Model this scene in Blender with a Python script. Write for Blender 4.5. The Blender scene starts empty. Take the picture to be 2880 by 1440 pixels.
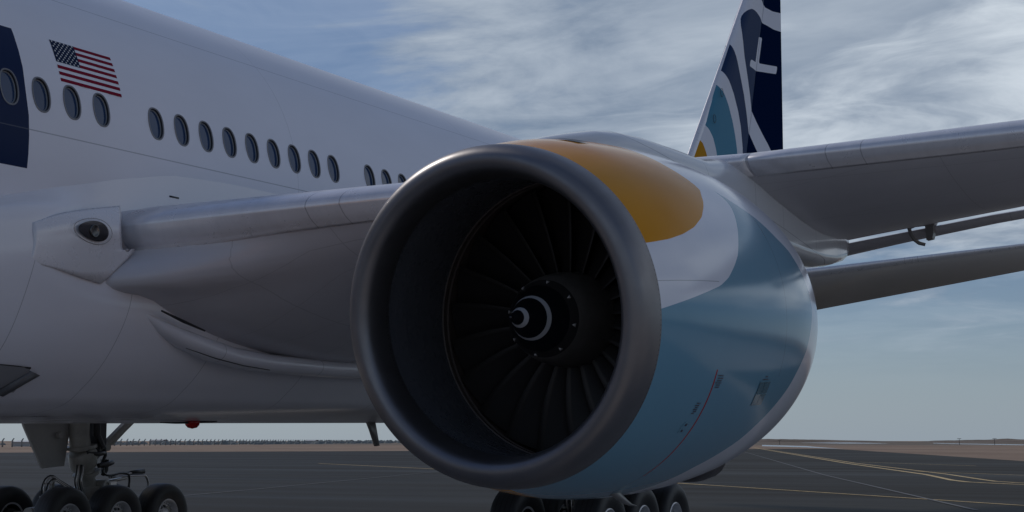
import bpy, math, random
import numpy as np
from mathutils import Matrix, Vector
random.seed(7)
rad = math.radians
scene = bpy.context.scene
COL = scene.collection

# ------------------------------------------------------------------ camera
CAMP = np.array([16.6476, -14.2117, 2.0892]); FPX = 4538.6; YAW = 0.4670; PITCH = math.atan(520 / FPX)
cd = bpy.data.cameras.new('camera'); cam = bpy.data.objects.new('camera', cd); COL.objects.link(cam)
cam.location = CAMP.tolist(); cam.rotation_euler = (math.pi / 2 + PITCH, 0, YAW)
cd.sensor_width = 36; cd.lens = 36 * FPX / 2880; cd.clip_start = 0.1; cd.clip_end = 30000
scene.camera = cam

# ------------------------------------------------------------------ exposure, world, sun
vs = scene.view_settings
scene.display_settings.display_device = 'sRGB'
vs.view_transform = 'Standard'; vs.look = 'None'; vs.gamma = 1; vs.use_curve_mapping = False
vs.exposure = -0.12
SUN_EL, SUN_ROT = rad(42), rad(-75)       # rotation measured from +Y towards +X: the sun is over the far (starboard) side, aft
world = bpy.data.worlds.new('World'); scene.world = world; world.use_nodes = True

class NT:
    def __init__(s, tree): s.t = tree; s.n = tree.nodes; s.l = tree.links
    def new(s, typ, **kw):
        n = s.n.new(typ)
        for k, v in kw.items(): setattr(n, k, v)
        return n
    def put(s, sock, v):
        if v is None: return
        if hasattr(v, 'is_linked') or hasattr(v, 'links'): s.l.new(v, sock)
        else:
            if hasattr(sock.default_value, '__len__') and not hasattr(v, '__len__'): v = [v] * len(sock.default_value)
            if hasattr(v, '__len__') and len(sock.default_value) == 4 and len(v) == 3: v = (*v, 1)
            sock.default_value = v
    def m(s, op, a, b=None, c=None, clamp=False):
        n = s.new('ShaderNodeMath', operation=op, use_clamp=clamp)
        s.put(n.inputs[0], a); s.put(n.inputs[1], b); s.put(n.inputs[2], c)
        return n.outputs[0]
    def vm(s, op, a, b=None):
        n = s.new('ShaderNodeVectorMath', operation=op); s.put(n.inputs[0], a); s.put(n.inputs[1], b)
        return n.outputs[0]
    def mix(s, f, a, b, mode='MIX'):
        n = s.new('ShaderNodeMix', data_type='RGBA', blend_type=mode)
        s.put(n.inputs['Factor'], f); s.put(n.inputs[6], a); s.put(n.inputs[7], b)
        return n.outputs[2]
    def ss(s, x, a, b):      # smoothstep a..b
        n = s.new('ShaderNodeMapRange', interpolation_type='SMOOTHSTEP'); s.put(n.inputs[0], x); s.put(n.inputs[1], a); s.put(n.inputs[2], b)
        s.put(n.inputs[3], 0.0); s.put(n.inputs[4], 1.0); return n.outputs[0]
    def noise(s, vec, scale, detail=4, rough=.5, dist=0.0):
        n = s.new('ShaderNodeTexNoise'); s.put(n.inputs['Vector'], vec); s.put(n.inputs['Scale'], scale); s.put(n.inputs['Detail'], detail)
        s.put(n.inputs['Roughness'], rough); s.put(n.inputs['Distortion'], dist); return n.outputs['Fac']
    def mapping(s, vec, loc=(0, 0, 0), rot=(0, 0, 0), sc=(1, 1, 1)):
        n = s.new('ShaderNodeMapping'); s.put(n.inputs['Vector'], vec); s.put(n.inputs['Location'], loc); s.put(n.inputs['Rotation'], rot); s.put(n.inputs['Scale'], sc)
        return n.outputs[0]
    def xyz(s, vec):
        n = s.new('ShaderNodeSeparateXYZ'); s.put(n.inputs[0], vec); return n.outputs
    def cxyz(s, x, y, z):
        n = s.new('ShaderNodeCombineXYZ'); s.put(n.inputs[0], x); s.put(n.inputs[1], y); s.put(n.inputs[2], z); return n.outputs[0]
    def obj(s): return s.new('ShaderNodeTexCoord').outputs['Object']
    def attr(s, name): return s.new('ShaderNodeAttribute', attribute_name=name).outputs['Fac']

def build_world():
    t = NT(world.node_tree); world.node_tree.nodes.clear()
    sky = t.new('ShaderNodeTexSky', sky_type='NISHITA'); sky.sun_disc = False
    sky.sun_elevation = SUN_EL; sky.sun_rotation = SUN_ROT; sky.air_density = 1.0; sky.dust_density = 0.7; sky.ozone_density = 1.5
    d = t.vm('NORMALIZE', t.new('ShaderNodeTexCoord').outputs['Generated'])
    x, y, z = t.xyz(d)
    zz = t.m('ADD', t.m('MAXIMUM', z, 0.0), 0.13)
    p = t.cxyz(t.m('DIVIDE', x, zz), t.m('DIVIDE', y, zz), 0.0)
    # sheets of high cloud drawn out gently along one direction, warped and billowed; clear blue lanes low down
    q = t.m('DIVIDE', x, t.m('MAXIMUM', y, .05)); front = t.m('GREATER_THAN', y, .05)
    bank = t.m('MULTIPLY', t.m('MULTIPLY', t.ss(q, -.46, -.24), t.ss(z, .085, .14)), front)
    pm = t.mapping(p, loc=CLOUD_LOC, rot=(0, 0, rad(-52)), sc=(.62, 1.15, 1))
    w = t.noise(pm, .8, 4, .55); w_ = t.noise(t.mapping(pm, loc=(5, 3, 0)), .9, 4, .55)
    w2 = t.vm('ADD', pm, t.cxyz(t.m('MULTIPLY', w, 1.5), t.m('MULTIPLY', w_, 1.5), 0.0))
    n1 = t.noise(w2, .75, 8, .55, .2)
    n2 = t.noise(t.mapping(p, loc=(8, 2, 0), rot=(0, 0, rad(-52)), sc=(.9, 1.25, 1)), 1.9, 8, .60, .9)
    f = t.m('ADD', t.m('MULTIPLY', n1, .66), t.m('MULTIPLY', n2, .34))
    low_ = t.m('MULTIPLY', t.ss(z, .165, .075), .13)
    f = t.m('ADD', f, t.m('SUBTRACT', t.m('MULTIPLY', bank, .13), t.m('ADD', low_, t.m('MULTIPLY', t.ss(q, -.45, -.66), .09))))
    cover = t.ss(f, .315, .51)
    cover = t.m('MULTIPLY', cover, t.m('MULTIPLY', t.ss(z, .03, .10), t.m('SUBTRACT', 1.0, t.m('MULTIPLY', t.ss(z, .32, .55), .75))))
    cover = t.m('MAXIMUM', cover, t.m('MULTIPLY', t.ss(z, .02, .12), t.m('MULTIPLY', t.ss(z, .6, .4), .5)))
    puff = t.noise(t.vm('ADD', t.mapping(p, loc=(2.3, 7, 0), rot=(0, 0, rad(-52)), sc=(1.0, 1.5, 1)), t.cxyz(w_, w, 0.0)), 1.6, 9, .58, .5)
    bright = t.m('ADD', t.m('MULTIPLY', t.ss(f, .38, .62), t.m('SUBTRACT', .30, t.m('MULTIPLY', bank, .02))), t.m('MULTIPLY', t.ss(puff, .40, .64), t.m('ADD', .24, t.m('MULTIPLY', bank, .50))))
    bright = t.m('ADD', bright, t.m('MULTIPLY', t.m('SUBTRACT', n2, .47), .9), clamp=True)
    ccol = t.mix(bright, CLOUD_DARK, CLOUD_LIGHT)
    skyc = t.mix(1.0, sky.outputs[0], SKY_TINT, 'MULTIPLY')
    haze = t.m('SUBTRACT', 1.0, t.ss(z, -.02, .13))
    skyc = t.mix(t.m('MULTIPLY', haze, .7), skyc, HAZE_COL)
    c = t.mix(t.m('MULTIPLY', cover, .92), skyc, ccol)
    bg = t.new('ShaderNodeBackground'); t.put(bg.inputs[0], c); bg.inputs[1].default_value = SKY_STR
    out = t.new('ShaderNodeOutputWorld'); t.l.new(bg.outputs[0], out.inputs[0])
SKY_STR = 0.10; CLOUD_LOC = (1.0, 9.3, 0)
SKY_TINT = (.44, .54, .71); HAZE_COL = (3.6, 4.35, 5.2); CLOUD_DARK = (1.85, 2.5, 3.5); CLOUD_LIGHT = (6.9, 7.6, 8.3)
build_world()
sl = bpy.data.lights.new('sun', 'SUN'); sl.energy = 1.5; sl.angle = rad(8.0); sl.color = (1, .94, .85)
so = bpy.data.objects.new('sun', sl); COL.objects.link(so)
# direction towards the sun
sd = Vector((math.sin(SUN_ROT) * math.cos(SUN_EL), math.cos(SUN_ROT) * math.cos(SUN_EL), math.sin(SUN_EL)))
so.rotation_euler = sd.to_track_quat('Z', 'Y').to_euler(); so.location = (0, 0, 60)

# ------------------------------------------------------------------ materials
def mat(name, color, rough=.5, metal=0.0, coat=0.0, spec=.5, vary=0.0, vscale=1.0, bump=0.0, bscale=20.0, fn=None, coat_rough=.05):
    m = bpy.data.materials.new(name); m.use_nodes = True; t = NT(m.node_tree); b = m.node_tree.nodes['Principled BSDF']
    t.put(b.inputs['Base Color'], (*color, 1)); t.put(b.inputs['Roughness'], rough); t.put(b.inputs['Metallic'], metal)
    t.put(b.inputs['Coat Weight'], coat); t.put(b.inputs['Coat Roughness'], coat_rough); t.put(b.inputs['Specular IOR Level'], spec)
    o = t.obj()
    if vary:
        n = t.noise(o, vscale, 6, .6)
        f = t.m('ADD', 1 - vary, t.m('MULTIPLY', n, 2 * vary))
        cc = t.mix(1.0, (*color, 1), t.cxyz(f, f, f), 'MULTIPLY'); t.put(b.inputs['Base Color'], cc)
        r2 = t.m('ADD', rough - .06, t.m('MULTIPLY', t.noise(o, vscale * 2.3, 5, .6), .12)); t.put(b.inputs['Roughness'], r2)
    if bump:
        bn = t.new('ShaderNodeBump'); bn.inputs['Strength'].default_value = bump; bn.inputs['Distance'].default_value = .02
        t.put(bn.inputs['Height'], t.noise(o, bscale, 5, .6)); t.l.new(bn.outputs[0], b.inputs['Normal'])
    if fn: fn(t, b, o)
    return m

WHITE = (.72, .72, .78)
def near_line(t, x, c, w):       # 1 inside |x-c|<w
    return t.m('LESS_THAN', t.m('ABSOLUTE', t.m('SUBTRACT', x, c)), w)
def maxall(t, lst):
    r = lst[0]
    for q in lst[1:]: r = t.m('MAXIMUM', r, q)
    return r
def waviness(t, b, o, k=.05, sc=(1.6, .5, 1.6)):
    bn = t.new('ShaderNodeBump'); bn.inputs['Strength'].default_value = k; bn.inputs['Distance'].default_value = .05
    t.put(bn.inputs['Height'], t.noise(t.mapping(o, sc=sc), 1.0, 2, .5)); t.l.new(bn.outputs[0], b.inputs['Normal'])

def f_fus(t, b, o):
    x, y, z = t.xyz(o); ang = t.attr('ang'); Y = t.attr('ypos')
    seams = maxall(t, [near_line(t, ang, 3.0, .13), near_line(t, ang, 43.0, .13), near_line(t, ang, -24.0, .12)])
    joints = t.m('MULTIPLY', near_line(t, t.m('MODULO', t.m('ADD', Y, 43.9), 6.6), 3.3, .006), .55)
    n = t.noise(t.mapping(o, sc=(1, .35, 1)), 1.3, 6, .6)
    v = t.m('ADD', .93, t.m('MULTIPLY', n, .13))
    c = t.mix(1.0, WHITE, t.cxyz(v, v, v), 'MULTIPLY')
    band = t.m('MULTIPLY', t.m('LESS_THAN', Y, -.01), t.m('MULTIPLY', t.m('LESS_THAN', ang, 27.3), t.m('GREATER_THAN', ang, -5.7)))
    band = t.m('MULTIPLY', band, t.m('GREATER_THAN', Y, -2.2))
    c = t.mix(band, c, (.004, .015, .06, 1))
    c = t.mix(t.m('MULTIPLY', t.m('MAXIMUM', seams, joints), .5), c, (.12, .13, .16, 1))
    t.put(b.inputs['Base Color'], c)
    waviness(t, b, o, .05)
M = {}
M['fus'] = mat('white_fuselage_paint', WHITE, .28, spec=.08, fn=f_fus)
def f_fair(t, b, o):
    x, y, z = t.xyz(o)
    n = t.noise(t.mapping(o, sc=(1, .5, 1)), 1.1, 6, .6); v = t.m('ADD', .92, t.m('MULTIPLY', n, .14))
    c = t.mix(1.0, (.73, .72, .76, 1), t.cxyz(v, v, v), 'MULTIPLY')
    q = t.m('ADD', y, t.m('MULTIPLY', t.m('SUBTRACT', z, 2.4), -.28))
    s = maxall(t, [near_line(t, q, k, .006) for k in (-.75, 1.05, 3.0, 5.4, 8.0, 10.6)])
    s = t.m('MULTIPLY', s, t.m('LESS_THAN', z, 4.4))
    c = t.mix(t.m('MULTIPLY', s, .5), c, (.1, .1, .12, 1))
    g = t.ss(z, 2.43, 2.40); st = t.noise(t.mapping(o, sc=(5, .6, 5)), 1.5, 6, .7)
    c = t.mix(t.m('MULTIPLY', g, t.ss(st, .5, .7)), c, (.12, .11, .11, 1))
    t.put(b.inputs['Base Color'], c); waviness(t, b, o, .06)
M['fair'] = mat('white_fairing_paint', WHITE, .17, spec=.55, fn=f_fair)
def f_wing(t, b, o):
    x, y, z = t.xyz(o)
    n = t.noise(o, .9, 6, .6); v = t.m('ADD', .9, t.m('MULTIPLY', n, .2))
    c = t.mix(1.0, (.51, .50, .53, 1), t.cxyz(v, v, v), 'MULTIPLY')
    q = t.m('SUBTRACT', y, t.m('MULTIPLY', x, .25))
    le = t.m('SUBTRACT', y, t.m('MULTIPLY', x, .70))
    s = maxall(t, [near_line(t, q, k, .005) for k in (2.6, 4.4, 6.2, 8.1)] + [near_line(t, le, k, .006) for k in (-.42, 1.6, 4.2)] +
               [near_line(t, x, k, .005) for k in (4.4, 5.35, 6.3, 12.1, 13.4)])
    c = t.mix(t.m('MULTIPLY', s, .28), c, (.08, .08, .09, 1))
    t.put(b.inputs['Base Color'], c); waviness(t, b, o, .05, (.8, .8, .8))
M['wing'] = mat('grey_wing_paint', (.66, .66, .67), .3, spec=.4, fn=f_wing)
def f_slat(t, b, o):
    x, y, z = t.xyz(o)
    n = t.noise(t.mapping(o, sc=(6, 1, 1)), 1.4, 6, .65); v = t.m('ADD', .82, t.m('MULTIPLY', n, .3))
    c = t.mix(1.0, (.76, .745, .78, 1), t.cxyz(v, v, v), 'MULTIPLY')
    s = maxall(t, [near_line(t, x, k, .006) for k in (5.25, 5.6, 10.85, 11.25, 13.6)])
    riv = t.m('MULTIPLY', maxall(t, [near_line(t, x, k, .05) for k in (4.3, 4.62, 5.42, 6.9, 11.05)]), t.ss(t.noise(o, 60, 2, .5), .64, .72))
    c = t.mix(t.m('MULTIPLY', t.m('MAXIMUM', s, riv), .45), c, (.1, .1, .12, 1))
    t.put(b.inputs['Base Color'], c)
    r = t.m('ADD', .22, t.m('MULTIPLY', t.noise(o, 3.5, 5, .6), .14)); t.put(b.inputs['Roughness'], r)
M['slat'] = mat('bare_metal_leading_edge', (.5, .5, .52), .3, metal=.3, fn=f_slat)
def f_lip(t, b, o):
    n = t.noise(o, 2.2, 7, .65); v = t.m('ADD', .80, t.m('MULTIPLY', n, .36))
    c = t.mix(1.0, (.22, .208, .212, 1), t.cxyz(v, v, v), 'MULTIPLY'); t.put(b.inputs['Base Color'], c)
    r = t.m('ADD', .30, t.m('MULTIPLY', t.noise(o, 5.0, 6, .6), .22)); t.put(b.inputs['Roughness'], r)
    a = t.attr('ax'); ph = t.attr('phi')
    riv = t.m('MULTIPLY', near_line(t, a, -.018, .008), t.m('LESS_THAN', t.m('MODULO', t.m('ADD', ph, 720.0), 1.6), .6))
    c2 = t.mix(t.m('MULTIPLY', riv, .6), c, (.05, .05, .05, 1)); t.put(b.inputs['Base Color'], c2)
M['lip'] = mat('dull_metal_inlet_lip', (.3, .3, .32), .4, metal=.9, fn=f_lip)
def f_nac(t, b, o):
    g = t.m('LESS_THAN', t.attr('gold'), 0.0); te = t.m('LESS_THAN', t.attr('teal'), 0.0); a = t.attr('ax'); ph = t.attr('phi')
    n = t.noise(o, 1.2, 6, .6); v = t.m('ADD', .93, t.m('MULTIPLY', n, .14))
    c = t.mix(te, WHITE, (.14, .30, .41, 1)); c = t.mix(g, c, (.66, .265, .0, 1))
    c = t.mix(1.0, c, t.cxyz(v, v, v), 'MULTIPLY')
    red = t.m('MULTIPLY', near_line(t, a, 1.155, .016), t.m('MULTIPLY', t.m('GREATER_THAN', ph, 107.5), t.m('LESS_THAN', ph, 150.0)))
    dk = t.m('MULTIPLY', near_line(t, a, 1.155, .006), t.m('GREATER_THAN', ph, 150.0))
    seam = maxall(t, [t.m('MULTIPLY', near_line(t, a, 3.05, .006), t.m('LESS_THAN', ph, 110.0)),
                      t.m('MULTIPLY', near_line(t, ph, 80.6, .12), t.m('LESS_THAN', a, 1.15)), dk])
    c = t.mix(t.m('MULTIPLY', seam, .5), c, (.03, .03, .04, 1)); c = t.mix(red, c, (.30, .008, .02, 1))
    t.put(b.inputs['Base Color'], c); t.put(b.inputs['Specular IOR Level'], t.m('SUBTRACT', .55, t.m('MULTIPLY', g, .42))); waviness(t, b, o, .008, (.5, .5, .5))
M['nac'] = mat('nacelle_livery_paint', WHITE, .14, spec=.3, fn=f_nac)
def f_pyl(t, b, o):
    x, y, z = t.xyz(o)
    s = maxall(t, [near_line(t, t.m('SUBTRACT', y, t.m('MULTIPLY', z, .2)), k, .006) for k in (3.6, 5.3, 6.5, 8.3, 9.9)] + [near_line(t, t.m('ADD', z, t.m('MULTIPLY', y, .09)), 5.72, .006)])
    c = t.mix(t.m('MULTIPLY', s, .5), (.62, .62, .64, 1), (.1, .1, .12, 1)); t.put(b.inputs['Base Color'], c); waviness(t, b, o, .05)
M['cuff'] = mat('pale_metallic_root_paint', (.66, .65, .68), .28, metal=.15, vary=.02, vscale=2)
M['pyl'] = mat('pylon_paint', WHITE, .12, spec=.6, fn=f_pyl)
M['liner'] = mat('dark_acoustic_liner', (.075, .078, .09), .28, vary=.12, vscale=3)
M['case'] = mat('brown_abradable_ring', (.075, .055, .048), .6, vary=.4, vscale=8)
M['blade'] = mat('black_composite_blade', (.026, .023, .023), .40, spec=.35, vary=.15, vscale=5)
M['bladeedge'] = mat('blade_leading_edge_metal', (.035, .03, .028), .45, metal=.5)
M['hub'] = mat('brushed_dark_hub', (.20, .18, .165), .38, metal=.35, vary=.35, vscale=6)
M['black'] = mat('gloss_black_spinner', (.006, .007, .010), .28, coat=.4)
M['spin_white'] = mat('white_spinner_ring', (.5, .5, .52), .4)
M['bolt'] = mat('pale_bolt_bracket', (.45, .42, .40), .45)
M['bandm'] = mat('dark_grey_spinner_band', (.03, .028, .028), .4)
M['glass'] = mat('dark_window_acrylic', (.02, .045, .11), .08, spec=.5, vary=.2, vscale=3)
M['wframe'] = mat('grey_window_frame', (.13, .13, .145), .35)
M['wseal'] = mat('black_window_seal', (.012, .012, .014), .5)
M['winner'] = mat('grey_inner_window_reveal', (.16, .17, .19), .4)
M['red'] = mat('flag_red', (.20, .006, .025), .5, spec=.04)
M['navyflag'] = mat('flag_navy', (.006, .016, .05), .5, spec=.04)
M['star'] = mat('flag_white', (.6, .6, .6), .4)
M['navy'] = mat('navy', (.004, .015, .06), .2)
M['steel'] = mat('dull_steel', (.30, .29, .28), .4, metal=.6, vary=.25, vscale=6)
M['gearpaint'] = mat('grey_gear_paint', (.30, .29, .26), .42, vary=.45, vscale=5)
M['geardark'] = mat('gear_dark_fittings', (.02, .02, .022), .45, vary=.3, vscale=9)
M['hose'] = mat('black_rubber_hose', (.015, .015, .016), .45)
M['pipe'] = mat('bright_steel_pipe', (.45, .42, .40), .3, metal=.8)
def f_tyre(t, b, o):
    x, y, z = t.xyz(o); r = t.m('SQRT', t.m('ADD', t.m('MULTIPLY', y, y), t.m('MULTIPLY', z, z)))
    gr = t.m('MULTIPLY', t.m('LESS_THAN', t.m('MODULO', t.m('ADD', x, 1.0), .085), .014), t.m('MULTIPLY', t.m('GREATER_THAN', r, .60), t.m('LESS_THAN', t.m('ABSOLUTE', x), .19)))
    c = t.mix(gr, (.020, .020, .022, 1), (.005, .005, .005, 1)); dirt = t.ss(t.noise(o, 4, 6, .7), .5, .8)
    c = t.mix(t.m('MULTIPLY', dirt, .25), c, (.08, .065, .05, 1)); t.put(b.inputs['Base Color'], c)
M['tyre'] = mat('black_tyre_rubber', (.02, .02, .02), .55, fn=f_tyre, bump=.1, bscale=30)
M['rim'] = mat('silver_wheel_rim', (.62, .62, .64), .35, metal=.5, vary=.2, vscale=8)
M['beacon'] = mat('red_beacon_lens', (.50, .008, .008), .2, spec=.4)
M['door'] = mat('gear_door_inner_paint', (.34, .33, .31), .4, vary=.2, vscale=2)
M['exh'] = mat('heat_darkened_exhaust', (.09, .08, .085), .35, metal=.8, vary=.2, vscale=4)
M['text'] = mat('dark_red_stencil', (.05, .01, .02), .4)
M['doorteal'] = mat('teal_access_panel', (.055, .17, .24), .18, coat=.7)
M['doorline'] = mat('pale_panel_edge', (.12, .27, .33), .3)
M['lamp'] = mat('lamp_reflector', (.10, .10, .10), .25, metal=.9)
M['lens'] = mat('dark_lamp_cover', (.006, .007, .010), .05, coat=1)

# ------------------------------------------------------------------ object helpers
WM = {}    # world matrices by object (nothing is evaluated while the script runs)
def link(o, parent=None, world=None):
    w = world if world is not None else Matrix.Identity(4)
    COL.objects.link(o)
    if parent is not None:
        o.parent = parent; o.matrix_parent_inverse = WM[parent].inverted()
    o.matrix_basis = w; WM[o] = w
    return o
def thing(name, label, cat, loc=(0, 0, 0), group=None):
    o = bpy.data.objects.new(name, None); o.empty_display_size = .3
    link(o, None, Matrix.Translation(loc)); o['label'] = label; o['category'] = cat
    if group: o['group'] = group
    return o
class MB:
    """collects shapes into one mesh"""
    def __init__(s): s.v = []; s.f = []; s.m = []; s.at = {}
    def add(s, v, f, mi=0):
        k = len(s.v); s.v += [tuple(map(float, q)) for q in v]; s.f += [tuple(i + k for i in q) for q in f]; s.m += [mi] * len(f); return k
    def grid(s, P, mi=0, closeu=False, closev=False):
        P = np.asarray(P); nu, nv = P.shape[:2]; f = []
        for i in range(nu - (0 if closeu else 1)):
            for j in range(nv - (0 if closev else 1)):
                a, b = i, (i + 1) % nu; c, d = j, (j + 1) % nv
                f.append((a * nv + c, b * nv + c, b * nv + d, a * nv + d))
        s.add(P.reshape(-1, 3), f, mi)
    def tube(s, pts, r, n=12, mi=0, cap=True):
        pts = [Vector(p) for p in pts]; r = r if hasattr(r, '__len__') else [r] * len(pts)
        rings = []; up = None
        for i, p in enumerate(pts):
            d = (pts[min(i + 1, len(pts) - 1)] - pts[max(i - 1, 0)]).normalized()
            if up is None: up = Vector((0, 0, 1)) if abs(d.z) < .9 else Vector((1, 0, 0))
            a = d.cross(up).normalized(); b2 = a.cross(d).normalized(); up = b2
            rings.append([p + a * math.cos(2 * math.pi * k / n) * r[i] + b2 * math.sin(2 * math.pi * k / n) * r[i] for k in range(n)])
        k0 = len(s.v); s.grid(rings, mi, closev=True)
        if cap: s.f.append(tuple(k0 + k for k in range(n))); s.m.append(mi); s.f.append(tuple(k0 + (len(pts) - 1) * n + k for k in reversed(range(n)))); s.m.append(mi)
    def box(s, c, size, mi=0, M4=None):
        c = Vector(c); v = [Vector((sx * size[0] / 2, sy * size[1] / 2, sz * size[2] / 2)) for sx in (-1, 1) for sy in (-1, 1) for sz in (-1, 1)]
        v = [c + (M4 @ q if M4 is not None else q) for q in v]
        s.add(v, [(0, 1, 3, 2), (4, 6, 7, 5), (0, 4, 5, 1), (2, 3, 7, 6), (0, 2, 6, 4), (1, 5, 7, 3)], mi)
    def prism(s, poly, off, mi=0):
        n = len(poly); a = [Vector(p) for p in poly]; b2 = [p + Vector(off) for p in a]
        s.add(a + b2, [tuple(range(n)), tuple(reversed(range(n, 2 * n)))] + [(i, (i + 1) % n, n + (i + 1) % n, n + i) for i in range(n)], mi)
    def lathe(s, prof, axis='X', n=48, mi=0, close=False):
        P = []
        for k in range(n):
            a = 2 * math.pi * k / n
            P.append([{'X': (u, r * math.cos(a), r * math.sin(a)), 'Y': (r * math.sin(a), u, r * math.cos(a)), 'Z': (r * math.cos(a), r * math.sin(a), u)}[axis] for u, r in prof])
        s.grid(P, mi, closeu=True, closev=close)
    def build(s, name, mats, parent=None, world=None, smooth=True, sharp=None, fix=True):
        me = bpy.data.meshes.new(name); me.from_pydata(s.v, [], s.f); me.update()
        mats = mats if isinstance(mats, (list, tuple)) else [mats]
        for m in mats: me.materials.append(m)
        me.polygons.foreach_set('material_index', s.m)
        if fix:
            import bmesh
            bm = bmesh.new(); bm.from_mesh(me); bmesh.ops.recalc_face_normals(bm, faces=bm.faces); bm.to_mesh(me); bm.free()
        me.polygons.foreach_set('use_smooth', [smooth] * len(me.polygons))
        if sharp: me.set_sharp_from_angle(angle=rad(sharp))
        for k, v in s.at.items():
            a = me.attributes.new(k, 'FLOAT', 'POINT'); a.data.foreach_set('value', np.asarray(v, np.float32))
        o = bpy.data.objects.new(name, me); return link(o, parent, world)
def structure(o): o['kind'] = 'structure'; return o
def tag(o, label, cat, group=None, kind=None):
    o['label'] = label; o['category'] = cat
    if group: o['group'] = group
    if kind: o['kind'] = kind
    return o
def interp(k, v, x):
    """smooth (Catmull-Rom style) interpolation of rows v over knots k"""
    k = np.asarray(k, float); v = np.asarray(v, float); mm = np.gradient(v, k, axis=0)
    i = int(np.clip(np.searchsorted(k, x) - 1, 0, len(k) - 2)); h = k[i + 1] - k[i]; t = min(max((x - k[i]) / h, 0), 1)
    return (2*t**3-3*t*t+1)*v[i]+(t**3-2*t*t+t)*h*mm[i]+(-2*t**3+3*t*t)*v[i+1]+(t**3-t*t)*h*mm[i+1]
def sdf(poly, pts):
    """signed distance (negative inside) of 2-D points to a polygon"""
    P = np.asarray(poly, float); Q = np.asarray(pts, float); d = np.full(len(Q), 1e9); ins = np.zeros(len(Q), bool)
    for i in range(len(P)):
        a, b = P[i], P[(i + 1) % len(P)]; e = b - a; w = Q - a
        t = np.clip((w @ e) / max(e @ e, 1e-12), 0, 1); d = np.minimum(d, np.linalg.norm(w - t[:, None] * e, axis=1))
        c = ((a[1] > Q[:, 1]) != (b[1] > Q[:, 1]))
        with np.errstate(divide='ignore', invalid='ignore'):
            xi = (b[0] - a[0]) * (Q[:, 1] - a[1]) / (b[1] - a[1]) + a[0]
        ins ^= c & (Q[:, 0] < xi)
    return np.where(ins, -d, d)
FINP = {'W1': [(33.22, 13.74), (33.68, 13.47), (34.14, 13.08), (34.54, 12.59), (34.77, 12.14), (34.92, 11.47), (34.92, 11.03), (34.4, 10.95), (34.36, 11.34), (34.2, 11.76), (33.98, 12.16), (33.64, 12.58), (33.24, 12.94), (32.76, 13.18), (32.51, 13.39)], 'T': [(32.76, 13.18), (33.24, 12.94), (33.64, 12.58), (33.98, 12.16), (34.2, 11.76), (34.36, 11.34), (34.4, 10.95), (32.51, 10.65), (32.39, 10.96), (32.14, 11.33), (31.87, 11.55), (31.44, 11.75), (31.01, 11.94)], 'W2': [(31.44, 11.75), (31.87, 11.55), (32.14, 11.33), (32.39, 10.96), (32.51, 10.65), (31.66, 10.52), (31.51, 10.79), (31.32, 11.04), (30.98, 11.21), (30.56, 11.32)], 'G': [(30.98, 11.21), (31.32, 11.04), (31.51, 10.79), (31.66, 10.52), (29.38, 10.17), (30.46, 11.46)], 'W3': [(34.13, 14.86), (33.39, 14.77), (34.45, 16.86), (36.51, 17.39), (37.18, 16.92), (37.34, 16.83), (37.54, 16.75), (38.37, 16.81), (39.31, 16.97), (40.41, 17.18), (40.36, 16.44), (39.3, 16.3), (38.47, 16.19), (37.78, 16.16), (37.23, 16.12), (37.1, 16.21), (36.97, 16.28), (36.65, 16.36), (36.39, 16.38), (36.12, 16.36), (35.8, 16.25), (35.53, 16.11), (35.31, 15.93), (35.2, 15.8), (35.09, 15.57), (35.11, 15.16), (35.26, 14.57), (35.55, 13.93), (35.77, 13.35), (35.94, 12.84), (36.38, 12.59), (37.02, 12.28), (37.64, 12.0), (38.34, 11.65), (36.83, 11.37), (36.2, 11.7), (35.6, 12.06), (35.52, 12.27), (35.36, 12.74), (35.14, 13.27), (34.79, 13.86), (34.45, 14.4)], 'S': [(35.9, 14.61), (35.8, 14.35), (36.5, 14.32), (38.66, 14.66), (38.82, 14.96), (36.75, 14.64), (37.16, 15.6), (36.83, 15.56), (36.42, 14.61)]}
RUDP = {'W3': [(34.78, 15.03), (34.2, 14.99), (35.21, 17.09), (36.8, 17.48), (37.26, 16.94), (37.36, 16.84), (37.5, 16.74), (38.11, 16.74), (38.81, 16.83), (39.61, 16.96), (39.5, 16.22), (38.73, 16.15), (38.12, 16.1), (37.61, 16.12), (37.21, 16.12), (37.13, 16.22), (37.04, 16.29), (36.81, 16.4), (36.61, 16.45), (36.42, 16.44), (36.16, 16.35), (35.95, 16.23), (35.77, 16.06), (35.68, 15.93), (35.57, 15.7), (35.54, 15.27), (35.6, 14.66), (35.75, 13.98), (35.86, 13.37), (35.93, 12.84), (36.23, 12.56), (36.67, 12.21), (37.1, 11.9), (37.56, 11.5), (36.44, 11.3), (36.01, 11.67), (35.6, 12.06), (35.57, 12.28), (35.49, 12.76), (35.38, 13.32), (35.18, 13.95), (34.97, 14.53)], 'S': [(36.08, 14.66), (35.98, 14.4), (36.49, 14.32), (38.1, 14.53), (38.25, 14.82), (36.71, 14.63), (37.11, 15.59), (36.86, 15.57), (36.46, 14.62)]}

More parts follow.
